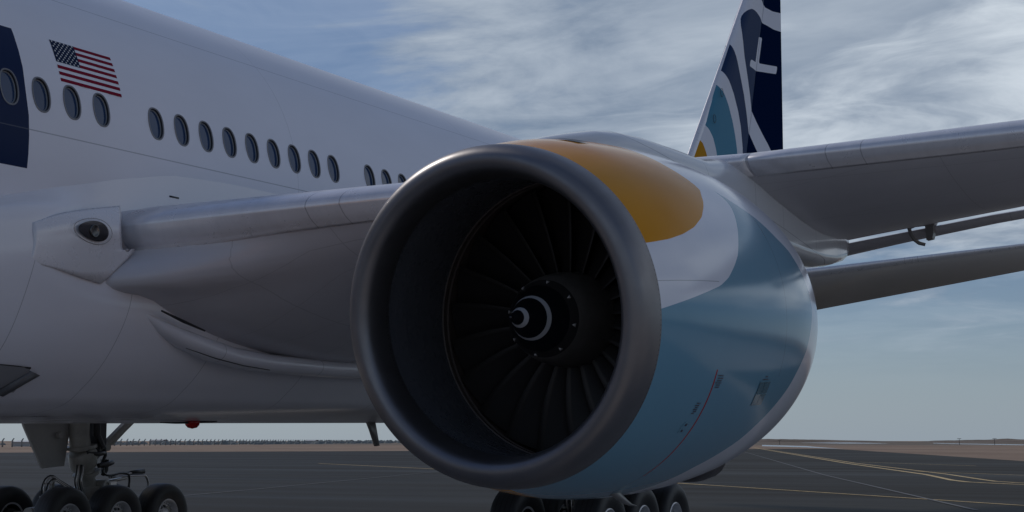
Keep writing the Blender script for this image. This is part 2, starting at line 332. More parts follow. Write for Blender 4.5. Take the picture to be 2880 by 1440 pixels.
# ================================================================== THE AIRLINER
AIR = thing('airliner', 'white airliner with gold, white and teal engine cowling and navy swirl tail, parked on tarmac', 'airliner', (0, 11, 0))
TILT = .0106
def zc0(Y): return 5.589 + TILT * Y
RK = [-31.0, -30.2, -28.5, -26, -23, -19, 20, 24, 28, 32, 36, 40, 44.0]
RV = [.05, .75, 1.55, 2.25, 2.8, 3.1, 3.1, 3.02, 2.7, 2.2, 1.62, 1.0, .35]
ZV = [-.9, -.85, -.65, -.4, -.15, 0, 0, .08, .34, .74, 1.18, 1.6, 2.0]
def fR(Y): return float(np.interp(Y, RK, RV)) if Y < -19 or Y > 20 else 3.1
def fZ(Y): return zc0(Y) + (float(np.interp(Y, RK, ZV)) if Y < -19 or Y > 20 else 0)
def fus_pt(Y, ang, off=0.0):
    r = fR(Y) + off; a = rad(ang); return (r * math.cos(a), Y, fZ(Y) + r * math.sin(a))
# ---- fuselage skin with real window openings
WIN = [k for k in range(-4, 27) if k not in (3, 13)]
WY = {k: .2353 + .533 * k for k in WIN}
WHY, WHA, WC = .145, 4.05, 11.7            # half width, half height (deg), centre angle
CY, CA = .205, 5.6                         # half size of the cell cut out for a window
def build_fuselage():
    Ys = sorted(set(np.round(list(np.linspace(-31, -19, 22)) + list(np.arange(-18.5, -2.6, 1.1)) + list(np.arange(14.9, 20.1, .85)) + list(np.linspace(20.5, 44, 34)), 4)))
    wl = sorted(WY.values()); Ys = [y for y in Ys if y < wl[0] - .3 or y > wl[-1] + .3]
    for k in range(-4, 27):
        y = .2353 + .533 * k; Ys += [y - CY, y + CY] if k in WY else [y - CY, y, y + CY]
    Ys = sorted(Ys)
    A = [WC - CA, WC + CA] + list(np.arange(WC + CA + 4.2, WC - CA + 359, 4.2)); A = sorted(A)     # starts at WC-CA, goes round
    na = len(A); b = MB(); ang = []; yp = []
    for Y in Ys:
        for a in A: b.v.append(fus_pt(Y, a)); ang.append(a if a <= 270 else a - 360); yp.append(Y)
    # the angle runs 6..366: fold it so that it is continuous on the port side
    holes = {}
    for i in range(len(Ys) - 1):
        mid = (Ys[i] + Ys[i + 1]) / 2; hk = next((k for k in WY if abs(WY[k] - mid) < .05), None)
        for j in range(na):
            j2 = (j + 1) % na; q = (i * na + j, (i + 1) * na + j, (i + 1) * na + j2, i * na + j2)
            if j == 0 and hk is not None: holes[hk] = q
            else: b.f.append(q); b.m.append(0)
    N = 40
    for k, (p0, p1, p2, p3) in holes.items():
        Y = WY[k]; co = [(-CY, -CA), (CY, -CA), (CY, CA), (-CY, CA)]; vid = [p0, p1, p2, p3]
        ring = len(b.v)
        for n in range(N):
            t = 2 * math.pi * (n + .5) / N + math.pi * 1.25; c, s = math.cos(t), math.sin(t)
            u = WHY * math.copysign(abs(c) ** .85, c); v = WHA * math.copysign(abs(s) ** .85, s)
            b.v.append(fus_pt(Y + u, WC + v)); ang.append(WC + v); yp.append(Y + u)
        # outer corners at n = 0 (225 deg), N/4, N/2, 3N/4
        for c in range(4):
            for n in range(N // 4):
                i0 = ring + c * N // 4 + n; i1 = ring + (c * N // 4 + n + 1) % N
                if n < N // 4 - 1 : b.f.append((vid[c], i1, i0) if n < N // 8 else (vid[(c + 1) % 4], i1, i0)); b.m.append(0)
                else: b.f.append((vid[(c + 1) % 4], i1, i0)); b.m.append(0)
            im = ring + c * N // 4 + N // 8
            b.f.append((vid[c], vid[(c + 1) % 4], im)); b.m.append(0)
    b.f.append(tuple(range(na))); b.m.append(0); b.f.append(tuple(reversed(range(len(Ys) * na - na - 0, len(Ys) * na)))) if False else None
    b.at = {'ang': ang, 'ypos': yp}
    o = b.build('fuselage', M['fus'], AIR)
    me = o.data; nor = []
    for v in me.vertices:
        Y = v.co.y; nx, nz = v.co.x, v.co.z - fZ(Y); r = math.hypot(nx, nz) or 1
        dr = (fR(Y + .2) - fR(Y - .2)) / .4; dz = (fZ(Y + .2) - fZ(Y - .2)) / .4
        n = Vector((nx / r, -dr - dz * nz / r, nz / r)).normalized(); nor.append(n)
    me.normals_split_custom_set_from_vertices(nor)
    return o
FUS = build_fuselage()
# ---- cabin windows: a bevelled frame set into the opening, a dark seal, a pale reveal and the pane
def build_window(Y, proto=None):
    def ringpts(su, off, n=40, du=0.0):
        r = []
        for k in range(n):
            t = 2 * math.pi * k / n; c, s = math.cos(t), math.sin(t)
            u = (WHY * su + du) * math.copysign(abs(c) ** .85, c); v = (WHA + (su - 1) * 2.7) * math.copysign(abs(s) ** .85, s)
            r.append(Vector(fus_pt(Y + u, WC + v, off)))
        return r
    rings = [ringpts(1.06, .001), ringpts(1.05, .006), ringpts(.93, .005), ringpts(.91, -.004)]
    b = MB(); b.grid([[tuple(q) for q in r] for r in rings], 0, closev=True)
    b.grid([[tuple(q) for q in r] for r in (ringpts(.91, -.004), ringpts(.885, -.030))], 1, closev=True)
    w = b.build('window', [M['wframe'], M['wseal']], AIR, sharp=40, fix=False)
    b = MB(); b.grid([[tuple(q) for q in r] for r in (ringpts(.89, -.026), ringpts(.83, -.030), ringpts(.81, -.040))], 0, closev=True)
    b.build('reveal', M['winner'], w, fix=False)
    b = MB(); r = ringpts(.82, -.038); b.add(r, [tuple(range(len(r)))]); b.build('pane', M['glass'], w)
for k in WIN: build_window(WY[k])

# ---- flag: a decal lying 2 mm proud of the skin
def build_flag():
    b = MB(); Y0, Y1, A0, A1 = .63, 1.75, 16.4, 27.3; H = (A1 - A0) / 13
    def patch(y0, y1, a0, a1, mi, off=.002, ny=6, n2=3):
        b.grid([[fus_pt(y0 + (y1 - y0) * i / ny, a0 + (a1 - a0) * j / n2, off) for j in range(n2 + 1)] for i in range(ny + 1)], mi)
    yc = Y0 + (Y1 - Y0) * .385
    for i in range(13):
        a1 = A1 - i * H; a0 = a1 - H
        if i % 2 == 0: patch(yc if i < 7 else Y0, Y1, a0, a1, 0)
    patch(Y0, yc, A1 - 7 * H, A1, 1, .0025, 4, 8)
    rows = 9; 
    for r in range(rows):
        cnt = 6 if r % 2 == 0 else 5
        for c in range(cnt):
            yy = Y0 + (yc - Y0) * ((c + .5) / 6 if cnt == 6 else (c + 1) / 6); aa = A1 - 7 * H * (r + .5 + .0) / rows
            pts = []
            for k in range(10):
                rr = .017 if k % 2 == 0 else .0085; t = math.pi / 2 + k * math.pi / 5
                pts.append(fus_pt(yy - rr * math.cos(t), aa + math.degrees(rr * math.sin(t) / 3.1), .005))
            b.add(pts, [tuple(range(10))], 2)
    o = b.build('flag', [M['red'], M['navyflag'], M['star']], AIR)
    o['label'] = 'United States flag painted above the cabin windows'
build_flag()

# ---- belly and wing-root fairing
FTK = [-9, -5, -2, -.4, .56, 2.0, 2.7, 4, 12, 16, 21]; FTV = [-35, -25, -17, -12.8, -8.2, -1.6, 1.0, 2.6, 2.6, -5, -20]
FWK = [-9, -6, -3, -1.2, 14, 17, 21]; FWV = [0, .35, .85, 1, 1, .6, 0]
RDK = [-9, -.78, -.28, 1.3, 4, 21]; RDV = [3.9, 4.32, 4.42, 4.6, 4.7, 4.7]
def fair_pt(Y, u, off=0.0):
    tt = float(np.interp(Y, FTK, FTV)); w = float(np.interp(Y, FWK, FWV)); w = w * w * (3 - 2 * w); zr = float(np.interp(Y, RDK, RDV)); dz = TILT * Y; nr = float(np.interp(Y, [.1, 1.0], [0, 1]))
    A = [tt, -14.0 if tt > -13 else tt - 3, -21, -33, -48, -60, -71, -80, -90]
    T = [None, (3.375 - .215 * nr, zr + .36), (3.474 - .245 * nr, zr), (3.472 - .004 * nr, 3.85 + dz), (3.34, 3.22 + dz), (3.02, 2.74 + dz), (2.55, 2.455 + dz), (1.4, 2.33 + dz), (0, 2.30 + dz)]
    P = []
    for i, (a, t) in enumerate(zip(A, T)):
        p = fus_pt(Y, a, -.02); q = (fus_pt(Y, tt, -.01)[0], fus_pt(Y, tt, -.01)[2]) if t is None else t
        P.append((p[0] * (1 - w) + q[0] * w, p[2] * (1 - w) + q[1] * w))
    k = [0, .12, .22, .36, .5, .64, .78, .9, 1.0]
    x, z = interp(k, P, min(u, 1)); 
    if off:
        x2, z2 = interp(k, P, min(u + .01, 1)); x1, z1 = interp(k, P, max(u - .01, 0)); n = Vector((-(z2 - z1), (x2 - x1))).normalized(); x -= -n.x * off; z -= -n.y * off
    return (x, Y, z)
def build_fairing():
    b = MB(); us = list(np.linspace(0, 1, 61)); Ys = list(np.arange(-9, 21.01, .3))
    P = []
    for Y in Ys:
        r = [fair_pt(Y, u) for u in us]; r += [(-x, y, z) for x, y, z in reversed(r[:-1])]; P.append(r)
    b.grid(P); return b.build('belly_fairing', M['fair'], AIR)
build_fairing()

# ---- wings
def leY(X): return 1.1 + .70 * (X - 3.1)
def leZ(X): return 4.20 + .156 * X if X < 14 else 6.384 + .125 * (X - 14)
def gpY(X): return 13.0 if X < 12.6 else 13.0 + .47 * (X - 12.6)
def gpZ(X): return 5.52 + .139 * (X - 9.39)
RS = [0, .008, .026, .07, .12, .22, .5, .7, .85, 1.0]; RD = [0, .10, .22, .60, .80, .99, 1.0, .8, .5, 0]
OS = [0, .01, .044, .15, .3, .5, .7, .85, 1.0]; OD = [0, .12, .30, .62, .87, 1.0, .8, .45, 0]
def low(X, s):
    D = float(np.interp(X, [3.4, 5, 7, 9.8, 14, 20, 31], [1.30, .90, .62, .43, .36, .26, .12])); w = min(max((X - 3.6) / 3.2, 0), 1)
    return D * ((1 - w) * float(interp(RS, RD, s)) + w * float(interp(OS, OD, s)))
def upp(X, s):
    c = gpY(X) - leY(X); return float(np.interp(X, [3.4, 6, 9, 10, 13.3, 16, 31], [.52, .46, .33, .27, .36, .30, .12])) * (.2969 * math.sqrt(s) - .126 * s - .3516 * s * s + .2843 * s**3 - .1015 * s**4) / .1
ROOTK = [0, .004, .012, .024, .04, .055, .075, .13, .18, .25, .35, .5, .7, .85, 1]
ROOTP = [(1.345, 4.738), (1.355, 4.66), (1.42, 4.54), (1.53, 4.45), (1.27, 4.27), (1.0, 4.06), (1.08, 3.95), (1.76, 3.87), (2.24, 3.70), (3.1, 3.51), (4.3, 3.35), (6.2, 3.25), (8.8, 3.55), (11, 4.05), (13, 4.69)]
def wing_pt(X, s, top, off=0.0):
    if not top and X < 5.2:
        w = min(max((X - 3.45) / 1.75, 0), 1); w = w * w * (3 - 2 * w); q = interp(ROOTK, ROOTP, s); ry = q[0] + (leY(X) - leY(3.45)) * (1 - s); rz = q[1] + (leZ(X) - leZ(3.45)) * (1 - s) + (gpZ(X) - gpZ(3.45)) * s
        x_, y_, z_ = wing_pt0(X, s, top, off); return (X, ry * (1 - w) + y_ * w, (rz - off) * (1 - w) + z_ * w)
    return wing_pt0(X, s, top, off)
def wing_pt0(X, s, top, off=0.0):
    y0, z0, y1, z1 = leY(X), leZ(X), gpY(X), gpZ(X); Y = y0 + (y1 - y0) * s; z = z0 + (z1 - z0) * s
    z = z + upp(X, s) + off if top else z - low(X, s) - off
    return (X, Y, z)
def ssteps(n): return [(1 - math.cos(math.pi * i / n / 2 * 1)) ** 1.6 for i in range(n + 1)]
def wing_mesh(sgn):
    b = MB(); S = ssteps(36); P = []
    for X in [2.4, 3.0, 3.15, 3.3, 3.45, 3.6, 3.8, 4, 4.5, 5, 5.5, 6, 7, 8, 9, 10, 11, 12, 12.6, 13.5, 15, 17, 20, 24, 28, 31]:
        Xc = max(X, 3.1)
        ring = [wing_pt(Xc, s, True) for s in reversed(S)] + [wing_pt(Xc, s, False) for s in S[1:]]
        P.append([(X * sgn, y, z) for _, y, z in ring])
    b.grid(P, closev=True); k = len(P) - 1; n = len(P[0]); b.f.append(tuple(k * n + j for j in range(n))); b.m.append(0)
    return b
def slat_band(X, off=.012):
    """points round the leading edge, from under the wing to over it"""
    c = gpY(X) - leY(X); pts = []
    for i in range(11):
        s = (float(np.interp(X, [3.4, 5, 9, 10.5, 13.6], [.30, .32, .37, .36, .29])) / c) * (1 - i / 10) ** 1.8; x, y, z = wing_pt(X, s, False); pts.append((y, z))
    for i in range(1, 13):
        s = (.95 / c) * (i / 12) ** 1.8; x, y, z = wing_pt(X, s, True); pts.append((y, z))
    out = []
    for i, (y, z) in enumerate(pts):
        a, b2 = pts[max(i - 1, 0)], pts[min(i + 1, len(pts) - 1)]; d = Vector((b2[0] - a[0], b2[1] - a[1])).normalized()
        n = Vector((-d.y, d.x)); out.append((X, y + n.x * off, z + n.y * off))
    return out
def add_slat(wing, sgn, x0, x1, name='slat'):
    b = MB(); n = 14; b.grid([[(x * sgn, y, z) for x, y, z in slat_band(x0 + (x1 - x0) * i / n)] for i in range(n + 1)])
    # closed rims
    o = b.build(name, M['slat'], wing, fix=False)
    sm = o.modifiers.new('thickness', 'SOLIDIFY'); sm.thickness = .03; sm.offset = -1 if sgn > 0 else 1
    return o
def add_flap(wing, sgn, x0, x1):
    b = MB(); P = []
    for i in range(9):
        X = x0 + (x1 - x0) * i / 8; y0, z0 = gpY(X) + .03, gpZ(X) - .055; y1, z1 = y0 + 1.02, (5.27 + .175 * (X - 8.52) if X < 14 else gpZ(X) - .35) ; ring = []
        for s, u, l in [(0, .0, .0), (.02, .012, -.035), (.08, .022, -.075), (.2, .03, -.11), (.45, .03, -.10), (.75, .02, -.05), (1, .004, -.004)]: ring.append((s, u, l))
        up_ = [(X * sgn, y0 + (y1 - y0) * s, z0 + (z1 - z0) * s + u) for s, u, l in ring]; lo_ = [(X * sgn, y0 + (y1 - y0) * s, z0 + (z1 - z0) * s + l) for s, u, l in ring]
        P.append(list(reversed(up_)) + lo_[1:])
    b.grid(P, closev=True); n = len(P[0]); b.f.append(tuple(range(n))); b.m.append(0); b.f.append(tuple(8 * n + j for j in range(n))); b.m.append(0)
    return b.build('flap', M['wing'], wing, sharp=60)
WING = None
for sgn in (1, -1):
    w = wing_mesh(sgn).build('wing', M['wing'], AIR, sharp=70)
    if sgn == 1: WING = w
    add_slat(w, sgn, 3.40, 8.75); add_slat(w, sgn, 9.98, 16.5); add_slat(w, sgn, 16.55, 29.5)
    add_slat(w, sgn, 8.78, 9.95, 'pylon_leading_edge')
    add_flap(w, sgn, 3.5, 14.6)
# flap hinge bracket: curved arm and plate under the gap between wing and flap
b = MB(); b.tube([(10.47, 12.93, 5.66), (10.50, 12.93, 5.55), (10.55, 12.95, 5.46), (10.62, 12.98, 5.40), (10.72, 13.0, 5.37)], [.032, .032, .032, .032, .028], 10)
b.tube([(10.47, 12.93, 5.66), (10.56, 12.97, 5.70), (10.72, 13.0, 5.71)], [.03, .03, .025], 10)
b.prism([(10.74, 12.9, 5.72), (10.93, 12.9, 5.75), (10.88, 12.9, 5.66), (10.88, 12.9, 5.54), (10.86, 12.9, 5.46), (10.76, 12.9, 5.44)], (0, .18, 0))
b.build('flap_hinge_bracket', M['steel'], WING, sharp=40)

# rounded fillet running along the joint of wing and belly
b = MB(); P = []
for Y, z, r in [(1.5, 3.80, .015), (1.75, 3.67, .045), (2.05, 3.54, .09), (2.4, 3.43, .125), (3.0, 3.30, .15), (3.6, 3.215, .14), (4.4, 3.17, .13), (6, 3.15, .13), (9, 3.2, .12), (12, 3.5, .1), (13.6, 4.1, .04)]:
    P.append([(3.40 + r * 1.35 * math.cos(t) * (1 if math.cos(t) > 0 else .6), Y, z + r * math.sin(t)) for t in np.linspace(0, 2 * math.pi, 20, endpoint=False)])
b.grid(P, closev=True)
# dark tubes draw the shade in the slots above and under the fillet
o = b.build('wing_root_fillet', M['fair'], AIR)
b = MB()
b.tube([(3.60, 1.88, 3.715), (3.61, 2.3, 3.61), (3.61, 2.75, 3.515)], [.012, .022, .012], 8)
b.tube([(3.60, 2.38, 3.27), (3.61, 3.0, 3.165), (3.62, 3.6, 3.095), (3.62, 4.2, 3.06)], [.004, .008, .007, .006], 8)
b.build('fillet_slot_shade', M['wseal'], AIR)

# metal cuff at the wing root with the landing light
CUFF = [[(3.44, -.275, 4.583), (3.47, -.285, 4.481), (3.48, -.28, 4.378), (3.48, -.302, 4.253), (3.475, -.338, 4.136), (3.47, -.345, 4.116)],
        [(3.42, .156, 4.741), (3.49, .226, 4.624), (3.5, .251, 4.5), (3.5, .21, 4.327), (3.49, .081, 4.126), (3.485, .046, 4.082)],
        [(3.38, .702, 4.872), (3.47, .70, 4.75), (3.51, .695, 4.60), (3.505, .680, 4.375), (3.495, .572, 4.131), (3.485, .45, 4.028)],
        [(3.30, 1.38, 5.005), (3.41, 1.28, 4.85), (3.49, 1.19, 4.69), (3.49, 1.224, 4.434), (3.485, 1.3, 4.297), (3.475, .882, 3.976)]]
def cuff_pt(u, v, off=0.0):
    c = [interp([0, .2, .4, .68, .93, 1], col, v) for col in CUFF]; p = interp([0, .3, .65, 1], c, u); return (p[0] + off + .012, p[1], p[2])
b = MB(); b.grid([[cuff_pt(i / 30, j / 24) for j in range(25)] for i in range(31)])
cf = b.build('wing_root_cuff', M['cuff'], AIR, fix=False); sm = cf.modifiers.new('thickness', 'SOLIDIFY'); sm.thickness = .03; sm.offset = 1
def yz_on(Y, z):       # outward X of the cuff at (Y, z)
    best = min(((cuff_pt(i / 40, j / 40)) for i in range(41) for j in range(41)), key=lambda p: (p[1] - Y)**2 + (p[2] - z)**2); return best[0]
def egg(t, k=1.0):
    c, s = math.cos(t), math.sin(t); return .645 + (.262 * c * (1 if c > 0 else 1.0)) * k, 4.59 + .118 * k * s * (1.0 + .22 * c)
X0 = yz_on(.65, 4.59)
b = MB(); b.grid([[(X0 + .026 + (-.07 if kk < .9 else 0) * (1 - kk), *egg(t, kk)) for t in np.linspace(0, 2 * math.pi, 36, endpoint=False)] for kk in (1.02, 1.0, .97)], 0, closev=True)
b.add([(X0 + .024, *egg(t, .975)) for t in np.linspace(0, 2 * math.pi, 36, endpoint=False)], [tuple(range(36))])
LL = b.build('landing_light', M['lens'], AIR, sharp=40)
b = MB(); b.lathe([(.028, .0), (.029, .03), (.034, .06), (.042, .072), (.038, .08), (.02, .082)], 'X', 28); b.build('lamp', M['lamp'], LL, Matrix.Translation((X0, .66, 4.59)))
b = MB()
for kk in (1.28,):
    P = [(X0 + .022 - .02 * abs(math.sin(t)), *egg(t, kk)) for t in np.linspace(0, 2 * math.pi, 48)]
    b.tube(P, .004, 5)
b.build('light_surround', M['steel'], LL)

# air inlet scoop low on the fairing
def fair_at(Y, z, off):
    best = min((fair_pt(Y, u / 100) for u in range(20, 90)), key=lambda p: abs(p[2] - z)); return (best[0] + off, Y, z)
b = MB(); b.grid([[fair_at(Y, (2.955 - .03 * (Y + .45)) * (1 - v) + (2.66 - .02 * (Y + .45)) * v, .012) for v in np.linspace(0, 1, 6)] for Y in np.linspace(-1.6, .05, 12)])
M['outlet'] = mat('grey_outlet_inside', (.26, .26, .27), .45); M['outlip'] = mat('dark_outlet_lip', (.11, .11, .115), .4)
inl = b.build('air_outlet', M['outlet'], AIR)
b = MB(); q4 = [Vector(fair_at(Y, z, .0)) for Y, z in ((.06, 2.905), (.21, 2.87), (-.14, 2.615), (-.28, 2.64))]
b.prism(q4, (.06, .0, -.02))
b.build('outlet_lip', M['outlip'], inl)
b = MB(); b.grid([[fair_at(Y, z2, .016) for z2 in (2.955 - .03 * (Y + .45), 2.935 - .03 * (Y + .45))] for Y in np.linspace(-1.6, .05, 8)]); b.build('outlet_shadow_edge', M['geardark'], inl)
# small static vent
b = MB(); p = fus_pt(2.57, -5.9, .012); q = fus_pt(2.76, -5.9, .012); b.box(((p[0] + q[0]) / 2 + .03, 2.66, p[2]), (.02, .19, .02)); b.build('drain_vent', M['geardark'], AIR)

# beacon and blade aerial under the belly
b = MB(); b.lathe([(.06, .0), (.055, .16), (0, .185), (-.06, .17), (-.11, .11), (-.13, 0)], 'Z', 24)
bc = b.build('beacon_light', M['beacon'], AIR, Matrix.Translation((1.3, 5.5, 2.375)) @ Matrix.Diagonal((.62, .62, .8, 1)))
b = MB(); b.tube([(1.3, 4.75, 2.355), (1.3, 5.1, 2.355), (1.3, 5.5, 2.365), (1.3, 6.1, 2.385)], [.008, .014, .018, .008], 8); b.build('beacon_rail', M['geardark'], bc)
b = MB(); b.prism([(.7, 11.3, 2.56), (.7, 11.62, 2.56), (.7, 11.82, 2.0), (.7, 11.70, 1.99), (.7, 11.5, 2.3)], (.05, 0, 0)); b.build('drain_mast', M['steel'], AIR)

# ================================================================== ENGINE
def nv(t, e): return np.array([math.sin(t) * math.cos(e), math.cos(t) * math.cos(e), math.sin(e)])
EO = np.array([9.39, 0, 3.31]); EM = nv(.01, .048); EN = nv(.045, .102)
def eframe(a):
    w = min(max((a - .1) / 2.6, 0), 1); w = w * w * (3 - 2 * w); nn = EN * (1 - w) + EM * w; nn /= np.linalg.norm(nn)
    e1 = np.cross(nn, [0, 0, 1.]); e1 /= np.linalg.norm(e1); e2 = np.cross(e1, nn); return EO + EM * a, e1, e2
def epos(a, r, phi):
    c, e1, e2 = eframe(a); p = math.radians(phi); return tuple(c + r * (math.sin(p) * e1 + math.cos(p) * e2))
NK = [-.25, 0, .5, 1.2, 2, 3, 4, 5, 5.8]; NVV = [1.640, 1.706, 1.815, 1.897, 1.937, 1.936, 1.868, 1.695, 1.46]
def nprof(a): return float(interp(NK, NVV, a))
GOLD1 = [(-1.5, -100), (1.7, -100), (1.7, 10), (1.72, 25), (1.78, 34.5), (1.86, 40.4), (1.908, 44.2), (1.90, 46.6), (1.793, 49), (1.69, 52), (1.582, 54.4), (1.343, 58.9), (1.027, 62.9), (.712, 65.5), (.411, 67.1), (.154, 67.7), (-.05, 68.0), (-1.5, 68)]
GOLD2 = [(-1.5, 178.5), (0, 180.9), (.19, 181.3), (.55, 181), (1.0, 184), (1.5, 190), (1.7, 200), (1.7, 280), (-1.5, 280)]
TEAL = [(-1.5, 90.2), (-.04, 89.8), (.195, 88.2), (.487, 86.3), (.84, 84), (1.162, 81.9), (1.395, 79.2), (1.622, 75.2), (1.801, 71.7), (1.952, 67.6), (2.171, 61.5), (2.339, 56.4), (2.44, 52.8), (2.475, 49.2), (2.42, 46.8), (2.316, 44.2),
        (2.665, 49.4), (3.165, 54.7), (3.586, 61.6), (3.91, 65.3), (4.2, 72), (4.40, 80), (4.455, 86.5), (4.343, 91.8), (4.12, 101.9), (3.867, 108.1), (3.668, 114.4), (3.379, 121.6), (3.105, 128.3), (2.9, 133.9), (2.567, 140.5), (2.291, 146.1), (2.1, 153.4), (1.85, 163), (1.5, 173), (1.1, 179), (.55, 181), (.19, 181.3), (0, 180.9), (-1.5, 178.5)]
def paint_sd(aph):
    s = np.array([1.0, 1.85 * math.pi / 180]); q = aph * s
    g = np.minimum(sdf(np.array(GOLD1) * s, q), sdf(np.array(GOLD2) * s, q)); return g, sdf(np.array(TEAL) * s, q)
b = MB(); aa = list(np.arange(0, 5.8, .075)) + [5.8]; ph = np.arange(-90, 270.1, 2.0); A = []
P = [[epos(a, nprof(a), p) for p in ph] for a in aa]
# rolled edge and inside of the fan nozzle
for a, r in ((5.81, 1.45), (5.79, 1.435), (5.2, 1.55), (4.4, 1.6)): P.append([epos(a, r, p) for p in ph]); aa.append(5.9)
b.grid(P); A = np.array([(a, p) for a in aa for p in ph]); g, te = paint_sd(A)
b.at = {'gold': g, 'teal': te, 'ax': A[:, 0], 'phi': A[:, 1]}
NAC = b.build('engine_cowling', M['nac'], AIR, fix=False, sharp=60)
NAC['label'] = 'engine cowling painted gold, white and teal in sweeping arcs'
# polished inlet lip: outer skin, rounded nose, inner throat
LIP = [(.004, 1.706), (-.06, 1.704), (-.13, 1.699), (-.20, 1.688), (-.27, 1.668), (-.33, 1.632), (-.37, 1.585), (-.385, 1.53), (-.375, 1.48), (-.34, 1.44), (-.28, 1.41), (-.20, 1.392), (-.12, 1.382), (-.03, 1.378), (.03, 1.38)]
b = MB(); ph2 = np.arange(0, 360, 2.0); b.grid([[epos(a, r, p) for p in ph2] for a, r in LIP], closev=True)
b.at = {'ax': [a for a, r in LIP for p in ph2], 'phi': [p for a, r in LIP for p in ph2]}
b.build('inlet_lip', M['lip'], NAC, fix=False)
b = MB(); b.grid([[epos(a, r, p) for p in ph2] for a, r in ((.028, 1.383), (.04, 1.386), (.2, 1.39), (.5, 1.41), (.9, 1.455), (1.37, 1.50))], closev=True)
b.build('inlet_barrel', M['liner'], NAC, fix=False)
b = MB(); b.grid([[epos(a, r, p) for p in ph2] for a, r in ((1.372, 1.503), (1.38, 1.488), (1.43, 1.49), (1.45, 1.51), (1.50, 1.513), (1.52, 1.498), (1.54, 1.52), (2.1, 1.53), (2.8, 1.5))], closev=True)
b.build('fan_case', M['case'], NAC, fix=False, sharp=30)
b = MB(); b.grid([[epos(a, r, p) for p in ph2] for a, r in ((2.7, 1.52), (2.7, .4))], closev=True); b.build('fan_bulkhead', M['geardark'], NAC, fix=False)
# fan
_, e1, e2 = eframe(3.0)
EMAT = Matrix(((e1[0], EM[0], e2[0], EO[0]), (e1[1], EM[1], e2[1], EO[1]), (e1[2], EM[2], e2[2], EO[2]), (0, 0, 0, 1)))
b = MB(); b.lathe([(.90, .403), (.95, .425), (1.05, .455), (1.2, .485), (1.4, .508), (1.7, .52), (2.2, .53), (2.2, .0)], 'Y', 64)
FAN = b.build('fan', M['hub'], AIR, EMAT, sharp=50)
prof = [(.14, 0, 0), (.142, .012, 0), (.155, .018, 0), (.18, .022, 0), (.195, .040, 0), (.30, .075, 0), (.301, .075, 1), (.355, .103, 1), (.356, .104, 0), (.45, .155, 0), (.56, .205, 0), (.561, .205, 1), (.615, .230, 1), (.616, .231, 0), (.72, .295, 0), (.80, .345, 0), (.801, .346, 2), (.85, .377, 2), (.902, .405, 2)]
b = MB(); n = 64
for i in range(len(prof) - 1):
    if abs(prof[i][0] - prof[i + 1][0]) < .0015 and prof[i][2] != prof[i + 1][2]: continue
    (u0, r0, m0), (u1, r1, m1) = prof[i], prof[i + 1]
    b.grid([[(r0 * math.sin(t), u0, r0 * math.cos(t)) for t in np.linspace(0, 2 * math.pi, n, endpoint=False)], [(r1 * math.sin(t), u1, r1 * math.cos(t)) for t in np.linspace(0, 2 * math.pi, n, endpoint=False)]], m0, closev=True)
import bmesh
SP = b.build('spinner', [M['black'], M['spin_white'], M['bandm']], FAN, EMAT, fix=False)
bm = bmesh.new(); bm.from_mesh(SP.data); bmesh.ops.remove_doubles(bm, verts=bm.verts, dist=.0012); bmesh.ops.recalc_face_normals(bm, faces=bm.faces); bm.to_mesh(SP.data); bm.free()
b = MB()
for k in range(8):
    b = MB(); t = rad(12 + 45 * k); r = .374; u = .845; er = Vector((math.sin(t), 0, math.cos(t))); ta = Vector((math.cos(t), 0, -math.sin(t))); ax = Vector((0, 1, 0)); nrm = (er * .83 - ax * .56).normalized(); sl_ = (ax * .83 + er * .56).normalized()
    c = er * r + ax * u + nrm * .003
    b.prism([c - sl_ * .022, c + sl_ * .022 + ta * .022, c + sl_ * .022 - ta * .022], nrm * .012)
    b.build('bolt_bracket', M['bolt'], FAN, EMAT)
def blade_mesh():
    R = np.linspace(.46, 1.485, 20); C_ = np.linspace(0, 1, 12); Lf = []; Rt = []
    for r in R:
        q = (r - .46) / 1.03; chi = rad(30 + 35 * q ** .8); L = .42 + .40 * math.sin(math.pi * min(q * .62, 1)) + .04 * q
        lead = .05 * math.sin(math.pi * q * 1.0) - .06 * q ** 2.2      # sweep of the leading edge (fore/aft)
        lean = .03 * math.sin(math.pi * q)
        rowa, rowb = [], []
        for c in C_:
            cam_ = .06 * math.sin(math.pi * c) * (1 - .5 * q); th_ = .018 * (math.sin(math.pi * min(max(c, .02), .98)) ** .6) * (1.2 - .8 * q)
            ax = 1.52 - lead * .5 + c * L * math.cos(chi) + (-cam_) * math.sin(chi); ta = -c * L * math.sin(chi) - cam_ * math.cos(chi) + lean + .03
            for row, sg in ((rowa, 1), (rowb, -1)):
                a2 = ax - sg * th_ * math.sin(chi) * .5; t2 = ta - sg * th_ * math.cos(chi) * .5
                an = t2 / r; row.append((r * math.sin(an), a2, r * math.cos(an)))
        Lf.append(rowa); Rt.append(rowb)
    b = MB(); b.grid([a + list(reversed(bb)) for a, bb in zip(Lf, Rt)], 0, closev=True)
    nC = len(C_)
    for fi, f in enumerate(b.f):
        j = fi % (2 * nC)
        if j in (0, 2 * nC - 2, 2 * nC - 1): b.m[fi] = 1
    return b
bl = blade_mesh().build('fan_blade', [M['blade'], M['bladeedge']], FAN, EMAT)
for k in range(1, 22):
    c = bl.copy(); COL.objects.link(c); c.parent = FAN; c.matrix_parent_inverse = WM[FAN].inverted(); c.matrix_basis = EMAT @ Matrix.Rotation(2 * math.pi * k / 22, 4, 'Y')
b = MB(); b.tube([(1.02 * math.sin(t), 2.3, 1.02 * math.cos(t)) for t in np.linspace(0, 2 * math.pi, 73)], .016, 6, cap=False); b.build('stator_ring', M['hub'], FAN, EMAT)
